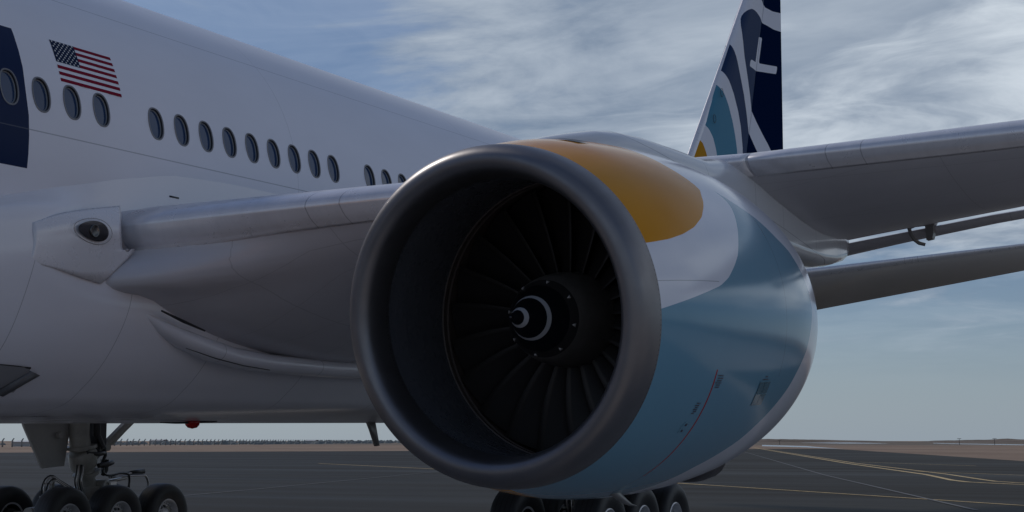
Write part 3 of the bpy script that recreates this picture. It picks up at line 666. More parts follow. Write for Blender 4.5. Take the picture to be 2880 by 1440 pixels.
# core exhaust
b = MB(); b.grid([[epos(a, r, p) for p in ph2] for a, r in ((4.4, 1.15), (5.2, 1.18), (6.2, .98), (7.0, .72), (7.02, .70), (6.6, .68))], closev=True)
cc_ = b.build('core_cowl', M['exh'], AIR, fix=False)
b = MB(); b.grid([[epos(a, r, p) for p in ph2[::3]] for a, r in ((6.6, .5), (7.1, .42), (7.8, .12), (7.9, 0.01))], closev=True); b.build('exhaust_cone', M['exh'], cc_, fix=False)
b = MB(); P = []
for Y, w, zt, zb in [(4.3, .02, 1.85, 1.78), (4.8, .2, 1.95, 1.58), (5.2, .25, 2.05, 1.57), (5.7, .25, 2.2, 1.62), (6.0, .2, 2.3, 1.74), (6.2, .04, 2.3, 2.1)]:
    P.append([(9.45 + w * math.cos(t), Y, (zt + zb) / 2 + (zt - zb) / 2 * math.sin(t)) for t in np.linspace(0, 2 * math.pi, 16, endpoint=False)])
b.grid(P, closev=True); b.build('lower_keel_fairing', M['exh'], NAC)
# drain mast under the cowling
b = MB(); P = []
for a, r, w, L in [(1.42, 1.86, .05, .26), (1.47, 1.92, .05, .24), (1.58, 1.98, .045, .2), (1.70, 2.04, .04, .17), (1.86, 2.075, .035, .10)]:
    cc = Vector(epos(a, r, 165)); ring = [tuple(cc + Vector((w * math.cos(t), L * .5 * math.sin(t), 0))) for t in np.linspace(0, 2 * math.pi, 16, endpoint=False)]; P.append(ring)
b.grid(P, closev=True); b.f.append(tuple(range(4 * 16, 5 * 16))); b.m.append(0); b.build('drain_mast', M['lip'], NAC) if False else b.build('drain_mast', M['steel'], NAC)
# small scoop at the crest
b = MB(); b.grid([[epos(a, nprof(a) + .012, p) for p in (9, 13, 17)] for a in (.78, .86, .95, 1.02)]); b.build('cowl_vent', M['geardark'], NAC)
# stencils and access door on the outboard side
def dash(a0, a1, p0, p1, mi=0, off=.004): b.grid([[epos(a, nprof(a) + off, p) for p in np.linspace(p0, p1, 3)] for a in np.linspace(a0, a1, 4)], mi)
rr = random.Random(3)
def stencil(rows, a_off, phs, lens, slope=0.0):
    for i, (p, L) in enumerate(zip(phs, lens)):
        a = a_off[i]; end = a + L
        while a < end:
            w = rr.uniform(.008, .022); dash(a, min(a + w, end), p, p + .34); a += w + .007
b = MB()
stencil(0, [1.20, 1.21, 1.21, 1.19, 1.215, 1.21], [109.2, 110.0, 110.8, 111.5, 112.2, 112.9], [.14, .13, .11, .14, .09, .10])
b.build('stencil_text', M['text'], NAC); b = MB()
stencil(0, [.95, .93, .95, .93, .95, .93], [118.4, 119.2, 119.9, 120.6, 121.3, 122.0], [.08, .10, .07, .09, .07, .06])
b.build('stencil_text', M['text'], NAC); b = MB()
stencil(0, [2.56, 2.50], [109.6, 110.5], [.08, .17])
b.build('stencil_text', M['text'], NAC); b = MB()
dash(.945, .975, 128.2, 129.0); b.build('warning_mark', M['text'], NAC); b = MB(); dash(.955, .985, 126.0, 126.8); b.build('warning_mark', M['text'], NAC)
b = MB()
for p0, p1 in ((111.5, 115.4), (115.75, 119.6)):
    for a0, a1 in ((2.43, 2.60), (2.61, 2.78)): dash(a0, a1, p0, p1, 0, .006)
dash(2.42, 2.79, 111.3, 111.5, 1, .008); dash(2.42, 2.79, 115.45, 115.7, 1, .008); 
b.build('vent_grille', [M['doorteal'], M['doorline']], NAC)
b = MB(); b.tube([epos(.95 + .075 * math.cos(t), nprof(.95) + .003, 128.0 + 2.6 * math.sin(t)) for t in np.linspace(rad(150), rad(400), 24)], .003, 5); b.build('access_panel_rim', M['doorline'], NAC)

# pylon: fairing rising from the cowl crest over the wing leading edge and running aft below the wing
b = MB(); P = []
for Y, zt, zb, hw, hb, dx in [(.35, 5.12, 4.9, .03, .05, 0), (.78, 5.245, 4.9, .16, .22, 0), (1.17, 5.345, 4.9, .22, .30, 0), (1.77, 5.485, 4.9, .27, .36, 0), (2.3, 5.57, 4.8, .30, .40, 0), (3.0, 5.625, 4.7, .32, .44, 0), (4.0, 5.655, 4.6, .34, .48, 0), (5.0, 5.67, 4.5, .36, .50, 0),
                          (5.8, 5.80, 4.55, .36, .50, 0), (6.6, 5.85, 4.7, .36, .50, 0), (7.6, 5.75, 4.78, .36, .48, 0), (8.6, 5.6, 4.80, .34, .44, 0), (9.9, 5.5, 4.85, .31, .36, 0), (10.6, 5.45, 4.92, .29, .32, 0), (11.4, 5.5, 5.06, .24, .26, 0), (11.9, 5.5, 5.20, .15, .16, 0), (12.1, 5.5, 5.38, .05, .05, 0)]:
    ring = []
    cx = 9.41 + .012 * Y
    m = 13
    for k in range(m):                                     # outboard side, top to bottom, then inboard
        t = k / (m - 1); z = zt + (zb - zt) * (1 - math.cos(t * math.pi / 2)) if t < .55 else zt + (zb - zt) * (1 - math.cos(t * math.pi / 2))
        x = (hw + (hb - hw) * t) * min(1, math.sin(min(t * 1.9, 1) * math.pi / 2) ** .62)
        ring.append((x, z))
    # rounded keel at the bottom
    ring += [(hb * .72, zb - .07 * (Y > 6)), (hb * .3, zb - .10 * (Y > 6))]
    full = [(cx + x, Y, z) for x, z in ring] + [(cx - x, Y, z) for x, z in reversed(ring[1:])]
    P.append(full)
b.grid(P, closev=True); PY = b.build('pylon', M['pyl'], AIR)

# ================================================================== TAIL
HB, HT = (36.03 - .45, 11.6), (37.49, 17.0)        # hinge line on the port face (Y, z)
def hingeY(z): return 35.42 + (z - 11.56) * (37.49 - 35.42) / (17.0 - 11.56)
def finLE(z): return 30.49 + (z - 10.58) * (35.83 - 30.49) / (16.61 - 10.58)
def rudTE(z): return (.5 - .16 * (z - 12.13) / 5.19, 38.32 + (z - 12.13) * .55 / 5.19)
def f_fin(t, b, o):
    c = (.016, .038, .105, 1); n = t.noise(o, .5, 4, .5)  # navy lightened to carry the sky's reflection on the fin
    c = t.mix(1.0, c, t.cxyz(t.m('ADD', .85, t.m('MULTIPLY', n, .3)), t.m('ADD', .85, t.m('MULTIPLY', n, .3)), t.m('ADD', .85, t.m('MULTIPLY', n, .3))), 'MULTIPLY')
    for nm, col in (('W1', WHITE), ('T', (.07, .23, .34)), ('W2', WHITE), ('G', (.52, .23, .002)), ('W3', WHITE), ('S', WHITE)):
        c = t.mix(t.m('LESS_THAN', t.attr(nm), 0.0), c, (*col, 1))
    t.put(b.inputs['Base Color'], c)
M['fin'] = mat('tail_livery_skylit', WHITE, .45, spec=.02, fn=f_fin)
M['stab'] = mat('white_stabilizer_paint', (.82, .80, .80), .22, spec=.9, vary=.06)
def f_rud(t, b, o):
    c = (.003, .012, .045, 1)  # same navy painted darker, where the rudder mirrors no sky
    for nm in ('W3', 'S'): c = t.mix(t.m('LESS_THAN', t.attr(nm), 0.0), c, (*WHITE, 1))
    t.put(b.inputs['Base Color'], c)
M['rud'] = mat('rudder_livery_shaded', WHITE, .35, spec=.0, fn=f_rud)
def fin_mesh():
    b = MB(); Z = np.linspace(8.3, 18.7, 80); S = [0, .012, .03, .06, .1, .15, .22, .3, .4, .5, .6, .7, .8, .9, 1.0]; TH = [0, .05, .085, .12, .15, .17, .19, .2, .2, .2, .2, .2, .2, .2, .19]
    P = []; q = []
    for z in Z:
        y0, y1 = finLE(z), hingeY(z); r = [(TH[i], y0 + (y1 - y0) * s, z) for i, s in enumerate(S)]
        P.append([(-x, y, zz) for x, y, zz in reversed(r)] + r[1:]); 
    b.grid(P); q = np.array([(v[1], v[2]) for v in b.v])
    fine = MB(); Sf = np.linspace(0, 1, 60); Pf = []
    for z in Z:
        y0, y1 = finLE(z), hingeY(z); r = [(float(np.interp(s, S, TH)), y0 + (y1 - y0) * s, z) for s in sorted(set(S) | set(Sf.tolist()))]
        Pf.append([(-x, y, zz) for x, y, zz in reversed(r)] + r[1:])
    fine.grid(Pf); q = np.array([(v[1], v[2]) for v in fine.v]); fine.at = {k: sdf(FINP[k], q) for k in FINP}
    n = len(Pf[0]); fine.f.append(tuple((len(Pf) - 1) * n + j for j in range(n))); fine.m.append(0)
    return fine
FIN = fin_mesh().build('vertical_stabilizer', M['fin'], AIR, fix=False)
FIN['label'] = 'tail fin with navy, teal, white and gold swirls'
b = MB(); Pf = []
for z in np.linspace(8.9, 18.6, 80):
    xe, ye = rudTE(z); yh = hingeY(z) + .02; s_ = np.linspace(0, 1, 24)
    port = [(.2 + (xe - .2) * s, yh + (ye - yh) * s, z) for s in s_]; star = [(-.18 + (xe - .02 + .18) * s, yh + (ye - yh) * s, z) for s in s_]
    Pf.append(port + list(reversed(star)))
b.grid(Pf, closev=True); q = np.array([(v[1], v[2]) for v in b.v]); b.at = {k: sdf(RUDP[k], q) for k in RUDP}
b.build('rudder', M['rud'], FIN, sharp=30)
b = MB(); P = []
for z in np.linspace(9, 18.7, 30):
    y0 = finLE(z); c = hingeY(z) - y0; P.append([(-.115, y0 + .22, z), (-.09, y0 + .12, z), (-.05, y0 + .02, z), (0, y0 - .03, z), (.05, y0 + .02, z), (.09, y0 + .12, z), (.115, y0 + .22, z)])
b.grid(P); b.build('fin_leading_edge', M['slat'], FIN)
for Y, z in ((32.95, 12.9), (32.23, 11.94)):
    b = MB(); b.tube([(.215, Y + .12 * math.cos(t), z + .13 * math.sin(t)) for t in np.linspace(0, 2 * math.pi, 25)], .008, 5, cap=False)
    b.build('panel_ring', M['geardark'], FIN)
def stab(sgn):
    b = MB(); S = ssteps(20); P = []
    for i in range(15):
        X = .6 + 9.8 * i / 14; y0 = 31.0 + .78 * X; z0 = 6.71 + .1745 * X; y1 = 36.5 + .351 * X; z1 = 5.97 + .193 * X
        c = y1 - y0; N = lambda s: (.2969 * math.sqrt(s) - .126 * s - .3516 * s * s + .2843 * s**3 - .1036 * s**4) / .1
        up_ = [(X * sgn, y0 + c * s, z0 + (z1 - z0) * s + .045 * c * N(s)) for s in S]; lo_ = [(X * sgn, y0 + c * s, z0 + (z1 - z0) * s - .052 * c * N(s)) for s in S]
        P.append(list(reversed(up_)) + lo_[1:])
    b.grid(P, closev=True); n = len(P[0]); b.f.append(tuple(14 * n + j for j in range(n))); b.m.append(0); h = b.build('horizontal_stabilizer', M['stab'], AIR, sharp=70)
    b = MB(); P = []
    for i in range(15):
        X = 1.2 + 9.2 * i / 14; y0 = 31.0 + .78 * X; z0 = 6.71 + .1745 * X; y1 = 36.5 + .351 * X; z1 = 5.97 + .193 * X; c = y1 - y0
        N = lambda s: (.2969 * math.sqrt(s) - .126 * s - .3516 * s * s + .2843 * s**3 - .1036 * s**4) / .1
        P.append([(X * sgn, y0 + c * s, z0 + (z1 - z0) * s + .045 * c * N(s) + .012) for s in (.10, .06, .03, .01)] + [(X * sgn, y0 - .015, z0)] + [(X * sgn, y0 + c * s, z0 + (z1 - z0) * s - .052 * c * N(s) - .012) for s in (.01, .03, .05)])
    b.grid(P); b.build('stabilizer_leading_edge', M['slat'], h)
stab(1); stab(-1)

# ================================================================== MAIN LANDING GEAR
def wheel_proto(parent, world):
    b = MB(); b.lathe([(-.17, .05), (-.17, .22), (.02, .22), (.02, .05)], 'X', 24); 
    for k in range(10):
        t = 2 * math.pi * k / 10; b.box((.05, .17 * math.cos(t), .17 * math.sin(t)), (.06, .05, .05), 0, Matrix.Rotation(t, 3, 'X'))
    w = b.build('wheel', M['geardark'], parent, world, sharp=40)
    tr = MB(); tr.lathe([(.155, .30), (.19, .34), (.235, .44), (.25, .50), (.245, .56), (.225, .61), (.19, .643), (.12, .657), (0, .66), (-.12, .657), (-.19, .643), (-.225, .61), (-.245, .56), (-.25, .50), (-.235, .44), (-.19, .34), (-.155, .30)], 'X', 72, close=True)
    tr.build('tyre', M['tyre'], w, world)
    r = MB(); r.lathe([(-.18, .30), (-.19, .335), (.17, .335), (.192, .33), (.20, .315), (.185, .295), (.16, .285), (.10, .27), (.05, .25), (.04, .20), (.07, .15), (.10, .13), (.12, .10), (.13, .0)], 'X', 56)
    for k in range(20):
        t = 2 * math.pi * k / 20; r.box((.075, .25 * math.cos(t), .25 * math.sin(t)), (.035, .03, .022), 0, Matrix.Rotation(t, 3, 'X'))
    r.build('rim', M['rim'], w, world, sharp=35)
    return w
def copy_tree(o, parent, world):
    c = o.copy(); COL.objects.link(c); c.parent = parent; c.matrix_parent_inverse = WM[parent].inverted(); c.matrix_basis = world; WM[c] = world
    for ch in [q for q in WM if q.parent == o]: copy_tree(ch, c, world)
    return c
def arc(pts, n=16):
    k = np.linspace(0, 1, len(pts)); return [tuple(interp(k, pts, t)) for t in np.linspace(0, 1, n)]
def gear(sgn, GY=11.0):
    X = 5.49 * sgn; first = None; D = lambda x: X + x          # +x is the port side of this leg
    b = MB()
    b.tube([(X, GY - .35, 2.75), (X, GY - .35, 2.2), (X, GY - .3, 1.9)], [.2, .2, .22], 20)
    b.tube([(X, GY - .3, 1.92), (X, GY - .24, 1.84), (X, GY - .2, 1.6), (X, GY - .18, 1.55)], [.24, .29, .27, .24], 24)
    b.tube([(X, GY - .18, 1.56), (X, GY - .1, 1.3), (X, GY - .05, 1.0)], [.2, .185, .18], 20)
    b.tube([(X, GY - .12, 1.47), (X, GY - .1, 1.41)], [.27, .27], 24); b.tube([(X, GY - .28, 2.0), (X, GY - .27, 1.94)], [.31, .31], 24)
    # fork, truck beam and pivot
    b.tube([(X, GY - .05, 1.2), (X, GY - .02, .98), (X, GY, .72)], [.28, .34, .3], 20)
    b.tube([(X, GY - 1.7, .70), (X, GY - .5, .74), (X, GY, .78), (X, GY + .5, .74), (X, GY + 1.7, .70)], [.13, .17, .21, .17, .13], 16)
    b.tube([(X - .32, GY + .1, 1.22), (X + .34, GY + .1, 1.22)], [.10, .10], 16)
    for k in (-1, 0, 1): b.tube([(X - .8, GY + 1.45 * k, .66), (X + .8, GY + 1.45 * k, .66)], .09, 12)
    st = b.build('gear_strut', M['gearpaint'], AIR, sharp=45)
    b = MB(); b.lathe([(.34, .10), (.36, .10), (.36, .055), (.30, .05)], 'X', 24); b.build('pivot_ring', M['steel'], st, Matrix.Translation((X, GY + .1, 1.22)), sharp=40)
    b = MB()
    for dx, dz in ((.12, 0), (.2, .1), (-.05, .05)): b.tube([(X + dx, GY - .05, 2.7), (X + dx, GY - .02, 2.2), (X + dx * 1.4, GY + .05, 1.85 + dz)], .05, 10)
    b.box((X + .05, GY + .08, 2.2), (.3, .28, .55)); b.tube([(X + .1, GY + .25, 2.1), (X + .12, GY + .3, 1.8), (X + .1, GY + .2, 1.6)], .035, 8)
    b.tube([(X + .2, GY - .36, 1.85), (X + .3, GY - .1, 1.83), (X + .2, GY + .16, 1.85)], .045, 8); b.tube([(X + .25, GY - .05, 1.6), (X + .3, GY + .2, 1.63), (X + .2, GY + .42, 1.66)], .05, 8)
    b.tube([(X + .05, GY + .36, 1.72), (X + .05, GY + .36, 1.5), (X + .08, GY + .3, 1.42)], [.09, .08, .05], 12)
    b.build('gear_actuator', M['geardark'], st, sharp=50)
    b = MB()
    b.tube([(X, GY + .38, 1.97), (X, GY + .8, 2.24), (X, GY + 1.35, 2.62)], [.075, .085, .09], 14); b.tube([(X, GY + .1, 1.72), (X, GY + .38, 1.97)], [.05, .075], 12)
    b.tube([(X - .1, GY + .38, 1.97), (X + .12, GY + .38, 1.97)], .085, 16)
    b.prism([(X - .05, GY + .42, 2.08), (X - .05, GY + 1.25, 2.66), (X - .05, GY + 1.5, 2.66), (X - .05, GY + .6, 2.0)], (.1, 0, 0))
    b.build('drag_brace', M['gearpaint'], st, sharp=45)
    b = MB()
    b.prism([(X - .12, GY - 1.86, 2.62), (X - .12, GY - 1.75, 2.37), (X - .12, GY - 1.22, 1.56), (X - .12, GY - .62, 1.60), (X - .12, GY - .42, 2.62)], (-.05, 0, 0))
    b.tube([(X - .1, GY - .85, 2.2), (X + .0, GY - .85, 2.2)], .06, 12)
    b.build('gear_door', M['door'], st, sharp=30)
    b = MB(); b.prism([(X - .42, GY + .2, 2.62), (X - .42, GY + .3, 1.78), (X - .42, GY + .74, 1.84), (X - .42, GY + .22, 2.65)], (-.04, 0, 0)); b.prism([(X - .42, GY + .1, 2.6), (X - .42, GY + .72, 1.9), (X - .42, GY + .74, 1.84), (X - .42, GY + .3, 1.80)], (-.04, 0, 0))
    b.build('gear_door', M['door'], st, sharp=30)
    # hoses and pipes
    def hose(pts, r, i):
        b = MB(); b.tube(arc(pts), r, 6); b.build(('brake_hose', 'brake_pipe')[i % 2], M[('hose', 'pipe')[i % 2]], st)
    for i in range(4):
        o = i * .03
        hose([(X + .15 + o, GY - 1.42, .95), (X + .15 + o, GY - 1.52 + o, 1.15), (X + .15 + o, GY - 1.43 + o * .8, 1.36 - o), (X + .15 + o, GY - 1.25, 1.43 - o), (X + .15 + o, GY - 1.05, 1.34 - o), (X + .15 + o, GY - .6, 1.14 - o), (X + .1, GY - .3, 1.0)], .016, i)
        hose([(X + .1 + o, GY - .5 + o, 1.62), (X + .12 + o, GY - .54 + o, 1.45), (X + .12 + o, GY - .57 + o, 1.3), (X + .12 + o, GY - .5 + o, 1.1)], .016, i)
        hose([(X + .1 + o, GY + .45, 1.36), (X + .1 + o, GY + .8, 1.42 - o * .5), (X + .1 + o, GY + 1.3, 1.47 - o), (X + .1 + o, GY + 1.58 - o, 1.36), (X + .1 + o, GY + 1.66 - o, 1.18), (X + .1 + o, GY + 1.6 - o, .95)], .018, i)
    hose([(X + .25, GY + .1, 1.58), (X + .3, GY + .05, 1.45), (X + .3, GY + .25, 1.40), (X + .28, GY + .6, 1.44), (X + .25, GY + .85, 1.42), (X + .2, GY + .95, 1.3), (X + .2, GY + .93, 1.1)], .024, 0)
    b = MB(); b.tube([(X + .1, GY + 1.1, 1.43), (X + .1, GY + 1.5, 1.46)], [.05, .06], 10); b.build('hose_sleeve', M['hose'], st)
    b = MB(); b.box((X + .15, GY - 1.22, 1.2), (.05, .05, .32)); b.box((X + .15, GY - 1.3, 1.03), (.05, .5, .03)); b.box((X + .15, GY - 1.36, 1.28), (.04, .25, .03)); b.build('hose_bracket', M['gearpaint'], st)
    b = MB(); b.box((X + .2, GY + .25, 1.2), (.16, .45, .16)); b.box((X + .18, GY + .6, 1.31), (.12, .5, .05), 0, Matrix.Rotation(rad(8), 3, 'X')); b.build('truck_actuator', M['pipe'], st)
    return st
W0 = None
for sgn in (1, -1):
    gear(sgn)
    for side in (.72, -.72):
        for k in (-1, 0, 1):
            Wd = Matrix.Translation((5.49 * sgn + side, (11.0 if sgn > 0 else 10.9) + 1.45 * k, .70 if sgn > 0 else .60)) @ Matrix.Scale(1.0 if sgn > 0 else .955, 4) @ Matrix.Rotation(0 if side > 0 else math.pi, 4, 'Z') @ Matrix.Rotation(random.uniform(0, 6), 4, 'X')
            if W0 is None: W0 = wheel_proto(AIR, Wd)
            else: copy_tree(W0, AIR, Wd)

# ================================================================== THE AIRFIELD
def sheet(name, poly, z, m):
    b = MB(); b.add([(x, y, z) for x, y in poly], [tuple(range(len(poly)))]); return structure(b.build(name, m, smooth=False, fix=False))
def f_desert(t, b, o):
    n = t.noise(t.mapping(o, sc=(1, 1, 1)), .012, 8, .65); n2 = t.noise(o, .09, 6, .7); f = t.ss(t.m('ADD', t.m('MULTIPLY', n, .7), t.m('MULTIPLY', n2, .3)), .38, .62)
    c = t.mix(f, (.20, .135, .095, 1), (.31, .225, .165, 1))
    x, y, z = t.xyz(o); far = t.ss(t.m('ADD', y, t.m('MULTIPLY', t.noise(t.mapping(o, sc=(1, 3, 1)), .004, 6, .7), 500)), 850, 1150)
    far = t.m('MULTIPLY', far, t.m('GREATER_THAN', x, -700)); c = t.mix(t.m('MULTIPLY', far, .75), c, (.13, .115, .095, 1)); t.put(b.inputs['Base Color'], c)
M['desert'] = mat('desert_sand', (.25, .18, .13), .95, spec=.2, fn=f_desert)
def f_tar(t, b, o):
    n = t.noise(o, .35, 8, .7); n2 = t.noise(t.mapping(o, rot=(0, 0, rad(-22)), sc=(.12, 1.2, 1)), .12, 6, .65); n3 = t.noise(o, 14, 3, .6)
    v = t.m('ADD', .15, t.m('ADD', t.m('MULTIPLY', n, .5), t.m('ADD', t.m('MULTIPLY', n2, 1.1), t.m('MULTIPLY', n3, .15))))
    c = t.mix(1.0, (.025, .0205, .0150, 1), t.cxyz(v, v, v), 'MULTIPLY')
    s = t.ss(t.noise(t.mapping(o, loc=(4, 9, 0), rot=(0, 0, rad(-22)), sc=(.05, .8, 1)), .16, 5, .6), .60, .72); c = t.mix(t.m('MULTIPLY', s, .4), c, (.035, .035, .038, 1))
    s2 = t.ss(t.noise(t.mapping(o, loc=(44, 19, 0), rot=(0, 0, rad(30)), sc=(.04, .9, 1)), .2, 5, .6), .60, .70); c = t.mix(t.m('MULTIPLY', s2, .45), c, (.055, .055, .053, 1))
    s3 = t.ss(t.noise(t.mapping(o, loc=(4, 3, 0), rot=(0, 0, rad(-40)), sc=(.015, .12, 1)), .5, 6, .6), .48, .62); c = t.mix(t.m('MULTIPLY', s3, .5), c, (.05, .05, .048, 1))
    t.put(b.inputs['Base Color'], c); t.put(b.inputs['Roughness'], t.m('ADD', .36, t.m('MULTIPLY', n2, .5)))
M['tar'] = mat('tarmac_asphalt', (.05, .05, .05), .95, spec=.05, fn=f_tar)
def f_line(col):
    def f(t, b, o):
        w = t.ss(t.noise(o, 2.0, 6, .7), .35, .6); t.put(b.inputs['Base Color'], t.mix(t.m('MULTIPLY', w, .45), (*col, 1), (.09, .08, .07, 1)))
    return f
M['yline'] = mat('worn_yellow_line_paint', (.5, .36, .12), .7, fn=f_line((.75, .53, .22)))
M['wline'] = mat('worn_pale_line_paint', (.2, .2, .2), .7, fn=f_line((.13, .13, .13)))
M['water'] = mat('pale_salt_flat_water', (.32, .36, .40), .25, spec=.6)
sheet('desert_ground', [(-16000, -6000), (12000, -6000), (12000, 18000), (-16000, 18000)], 0, M['desert'])
sheet('tarmac', [(-240, -300), (-206, 185), (-196, 205), (-173, 249), (-150, 292), (-118, 380), (-104, 416), (-84, 362), (-38, 234), (-11, 158), (28, 40), (110, -300)], .004, M['tar'])
def f_bounce(t, b, o):
    x, y, z = t.xyz(o); n = t.noise(o, .3, 6, .6); v = t.m('ADD', .86, t.m('MULTIPLY', n, .28))
    c = t.mix(1.0, (.39, .36, .335, 1), t.cxyz(v, v, v), 'MULTIPLY')
    edge_fade = t.ss(t.m('ADD', y, t.m('MULTIPLY', t.noise(o, .03, 4, .6), 30)), 20, 110)      # darkened aft so the sheet's edge stays soft in cowling reflections
    t.put(b.inputs['Base Color'], t.mix(edge_fade, c, (.05, .047, .043, 1)))
M['bounce_sheet'] = mat('pale_bounce_sheet', (.38, .35, .33), .85, spec=.3, fn=f_bounce)
sheet('bounce_sheet', [(-150, -150), (1500, -900), (1500, 400), (12, 160), (17, 14), (-12, 14), (-20, 18), (-60, 57), (-150, 147)], .012, M['bounce_sheet'])  # pale ground added outside the view to bounce light onto the undersides
WA = [(-246.9, 796.6), (-175, 632.5), (-99.6, 409.1), (-90.4, 384.4), (-135.5, 499.3), (-186.2, 609.7)]
sheet('salt_water', WA, .012, M['water'])
sheet('salt_water', [(-347.5, 1668.0), (-238.7, 1264.4), (-168.8, 1042.7), (-139.6, 943.8), (-117.6, 808.4), (-133.2, 853.9), (-200.7, 1070.2), (-285.0, 1379.1)], .012, M['water'])
sheet('salt_water', [(-560, 1900), (-345, 1300), (-300, 1290), (-380, 1560), (-520, 1990)], .012, M['water'])
LZ = [.008]
def line(name, pts, w, m):
    b = MB(); P = []
    pts = [Vector((x, y)) for x, y in pts]; LZ[0] += .002
    for i, p in enumerate(pts):
        d = (pts[min(i + 1, len(pts) - 1)] - pts[max(i - 1, 0)]).normalized(); n = Vector((-d.y, d.x)) * w / 2; P.append([(p.x + n.x, p.y + n.y, LZ[0]), (p.x - n.x, p.y - n.y, LZ[0])])
    b.grid(P); return structure(b.build(name, m, smooth=False, fix=False))
def seg(a, b_, n=12): return [(a[0] + (b_[0] - a[0]) * i / n, a[1] + (b_[1] - a[1]) * i / n) for i in range(n + 1)]
line('taxiway_line', [(-148, 482), (-24, 136), (-6, 88), (-1.5, 74), (0, 70.5), (1.2, 69), (3, 67), (6, 64), (14, 57)], .34, M['yline'])
line('taxiway_line', [(-147.2, 482), (-23.2, 136.4), (-5, 89.5), (-.3, 76), (1, 72.5), (2.4, 70.2), (5, 67), (14, 59)], .28, M['yline'])
line('taxiway_line', [(-25, 145), (-10, 125)], .25, M['yline'])
line('taxiway_line', [(-9, 98), (0, 88), (8, 79)], .25, M['yline'])
line('taxiway_line', [(-10, 59), (8, 40), (14, 34)], .22, M['yline'])
line('taxiway_line', [(-67, 112), (-45, 93), (-30, 79.5), (-10, 59)], .3, M['yline'])
line('pavement_joint', [(-85, 287), (-11, 83), (7, 36)], .16, M['wline'])
line('pavement_joint', [(-22, 34), (-25, 44), (-60, 150)], .10, M['wline'])
for a, c in (((-60, 62), (-22, 68)), ((-110, 120), (-40, 145)), ((-140, 160), (-60, 215))):
    line('pavement_joint', [a, c], .12, M['wline'])

# low hills on the horizon
def f_hill(t, b, o): t.put(b.inputs['Base Color'], t.mix(t.ss(t.noise(t.mapping(o, sc=(1, 1, 8)), .01, 6, .6), .4, .6), (.13, .105, .085, 1), (.19, .155, .13, 1)))
M['hill'] = mat('hazy_desert_hill', (.2, .16, .13), 1, spec=.1, fn=f_hill)
def hills(name, c, wdir, L, prof_, depth):
    b = MB(); n = 60; rr = random.Random(5); d = Vector((math.cos(wdir), math.sin(wdir))); e = Vector((-d.y, d.x)); P = []
    for i in range(n + 1):
        u = i / n; h = float(np.interp(u, [q[0] for q in prof_], [q[1] for q in prof_])) * (1 + .05 * rr.uniform(-1, 1)); p = Vector(c) + d * (u - .5) * L
        P.append([(p.x + e.x * depth * v, p.y + e.y * depth * v, h * k - .1) for v, k in ((-1, 0), (-.6, .4), (-.15, .93), (0, 1), (.3, .9), (1, 0))])
    b.grid(P); return structure(b.build(name, M['hill']))
# right-hand ridge, and the low one beside the cowling
hills('hills', (-800, 2600), rad(0), 460, [(0, 0), (.15, 3.6), (.3, 5.4), (.42, 5.6), (.6, 4.4), (.8, 2.6), (1, 0)], 160)
hills('hills', (-290, 2550), rad(0), 540, [(0, 0), (.05, 2.6), (.14, 3.6), (.2, 4.2), (.245, 5.9), (.29, 4.4), (.5, 4.0), (1, 4)], 160)

# perimeter fence of leaning-top posts far across the sand
FT = thing('perimeter_fence', 'long line of pale angled-top fence posts across the sand behind the nose-side landing gear', 'fence', (-450, 539, 0))
M['post'] = mat('grey_concrete_post', (.24, .25, .25), .8)
p0, p1 = Vector((-372, 372)), Vector((-760, 1210)); L = (p1 - p0).length; proto = None; n = 96
dn = (p1 - p0).normalized()
for i in range(n):
    p = p0 + (p1 - p0) * (i / (n - 1)); Wd = Matrix.Translation((p.x, p.y, 0))
    if proto is None:
        b = MB(); b.tube([(0, 0, -.1), (0, 0, 2.1), (.12 + .0, .1, 2.45), (.45, .35, 3.0)], [.30, .28, .24, .2], 6); proto = b.build('fence_post', M['post'], FT, Wd)
    else:
        c = proto.copy(); COL.objects.link(c); c.parent = FT; c.matrix_parent_inverse = WM[FT].inverted(); c.matrix_basis = Wd
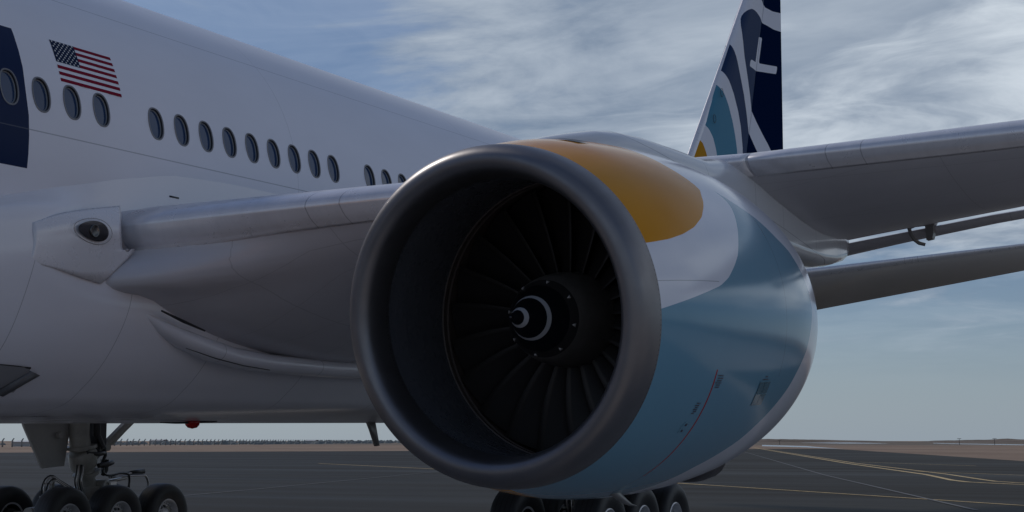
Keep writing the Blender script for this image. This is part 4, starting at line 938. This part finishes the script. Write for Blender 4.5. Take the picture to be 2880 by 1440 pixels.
# scrub and sheds beyond the fence
M['scrub'] = mat('hazy_grey_scrub', (.20, .215, .21), 1, spec=.1)
b = MB(); rr = random.Random(11)
for i in range(420):
    u = rr.random(); p = Vector((-520, 560)) * (1 - u) + Vector((-960, 1560)) * u + Vector((rr.uniform(-60, 40), rr.uniform(0, 120))); s_ = rr.uniform(.9, 2.2) * (1 + u * .5)
    r0 = [(p.x + s_ * 1.4 * math.cos(t), p.y + s_ * math.sin(t) * 1.4, 0) for t in np.linspace(0, 2 * math.pi, 7, endpoint=False)]
    r1 = [(p.x + s_ * rr.uniform(.6, 1.2) * math.cos(t), p.y + s_ * math.sin(t), s_ * rr.uniform(.4, .75)) for t in np.linspace(0, 2 * math.pi, 7, endpoint=False)]
    r2 = [(p.x + s_ * .3 * math.cos(t), p.y + s_ * .3 * math.sin(t), s_ * rr.uniform(.7, 1.1)) for t in np.linspace(0, 2 * math.pi, 7, endpoint=False)]
    b.grid([r0, r1, r2], closev=True)
tag(b.build('scrub', M['scrub'], smooth=False), 'band of hazy grey scrub beyond the perimeter fence', 'scrub', kind='stuff')
M['shed'] = mat('pale_shed_wall', (.42, .42, .40), .8); M['shedroof'] = mat('pale_shed_roof', (.5, .5, .5), .6)
lab = ['pale flat shed beyond the fence just left of the big gear door', 'white shed beyond the fence right of the drag brace', 'small shed beyond the fence, between the red beacon and the belly drain mast']
for i, (x, y, w_, h_) in enumerate(((-424, 452, 12, 3.2), (-664, 826, 14, 4.5), (-640, 968, 11, 4.2))):
    t_ = thing('shed', lab[i], 'shed', (x, y, 0), 'sheds beyond the fence'); b = MB(); w_ *= .7; h_ *= .5; b.box((x, y, h_ / 2), (w_, 6, h_)); b.build('wall', M['shed'], t_, smooth=False)
    b = MB(); b.prism([(x - w_ / 2 - .3, y - 3.3, h_), (x + w_ / 2 + .3, y - 3.3, h_), (x + w_ / 2 + .3, y, h_ * 1.3), (x - w_ / 2 - .3, y, h_ * 1.3)], (0, 0, .15)); b.prism([(x - w_ / 2 - .3, y + 3.3, h_), (x + w_ / 2 + .3, y + 3.3, h_), (x + w_ / 2 + .3, y, h_ * 1.3), (x - w_ / 2 - .3, y, h_ * 1.3)], (0, 0, .15)); b.build('roof', M['shedroof'], t_, smooth=False)
# light masts on the right horizon
M['mast'] = mat('dark_mast', (.06, .055, .05), .7)
for i, (x, y, h_) in enumerate([(-270, 900, 3.6), (-157, 850, 5.2), (-139, 850, 5.2), (-121, 850, 5.2)]):
    h_ *= .62; t_ = thing('light_mast', ['lone thin mast on the horizon nearest the engine cowling', 'first of the three masts close together on the right horizon, counted from the engine', 'middle one of the three masts close together on the right horizon', 'last of the three masts close together on the right horizon, counted from the engine'][i], 'mast', (x, y, 0), 'masts on the right horizon')
    b = MB(); b.tube([(x, y, 0), (x, y, h_)], [.16, .10], 6); b.build('pole', M['mast'], t_)
    b = MB(); b.box((x, y, h_), (2.0, .3, .25)); b.build('cross_arm', M['mast'], t_)
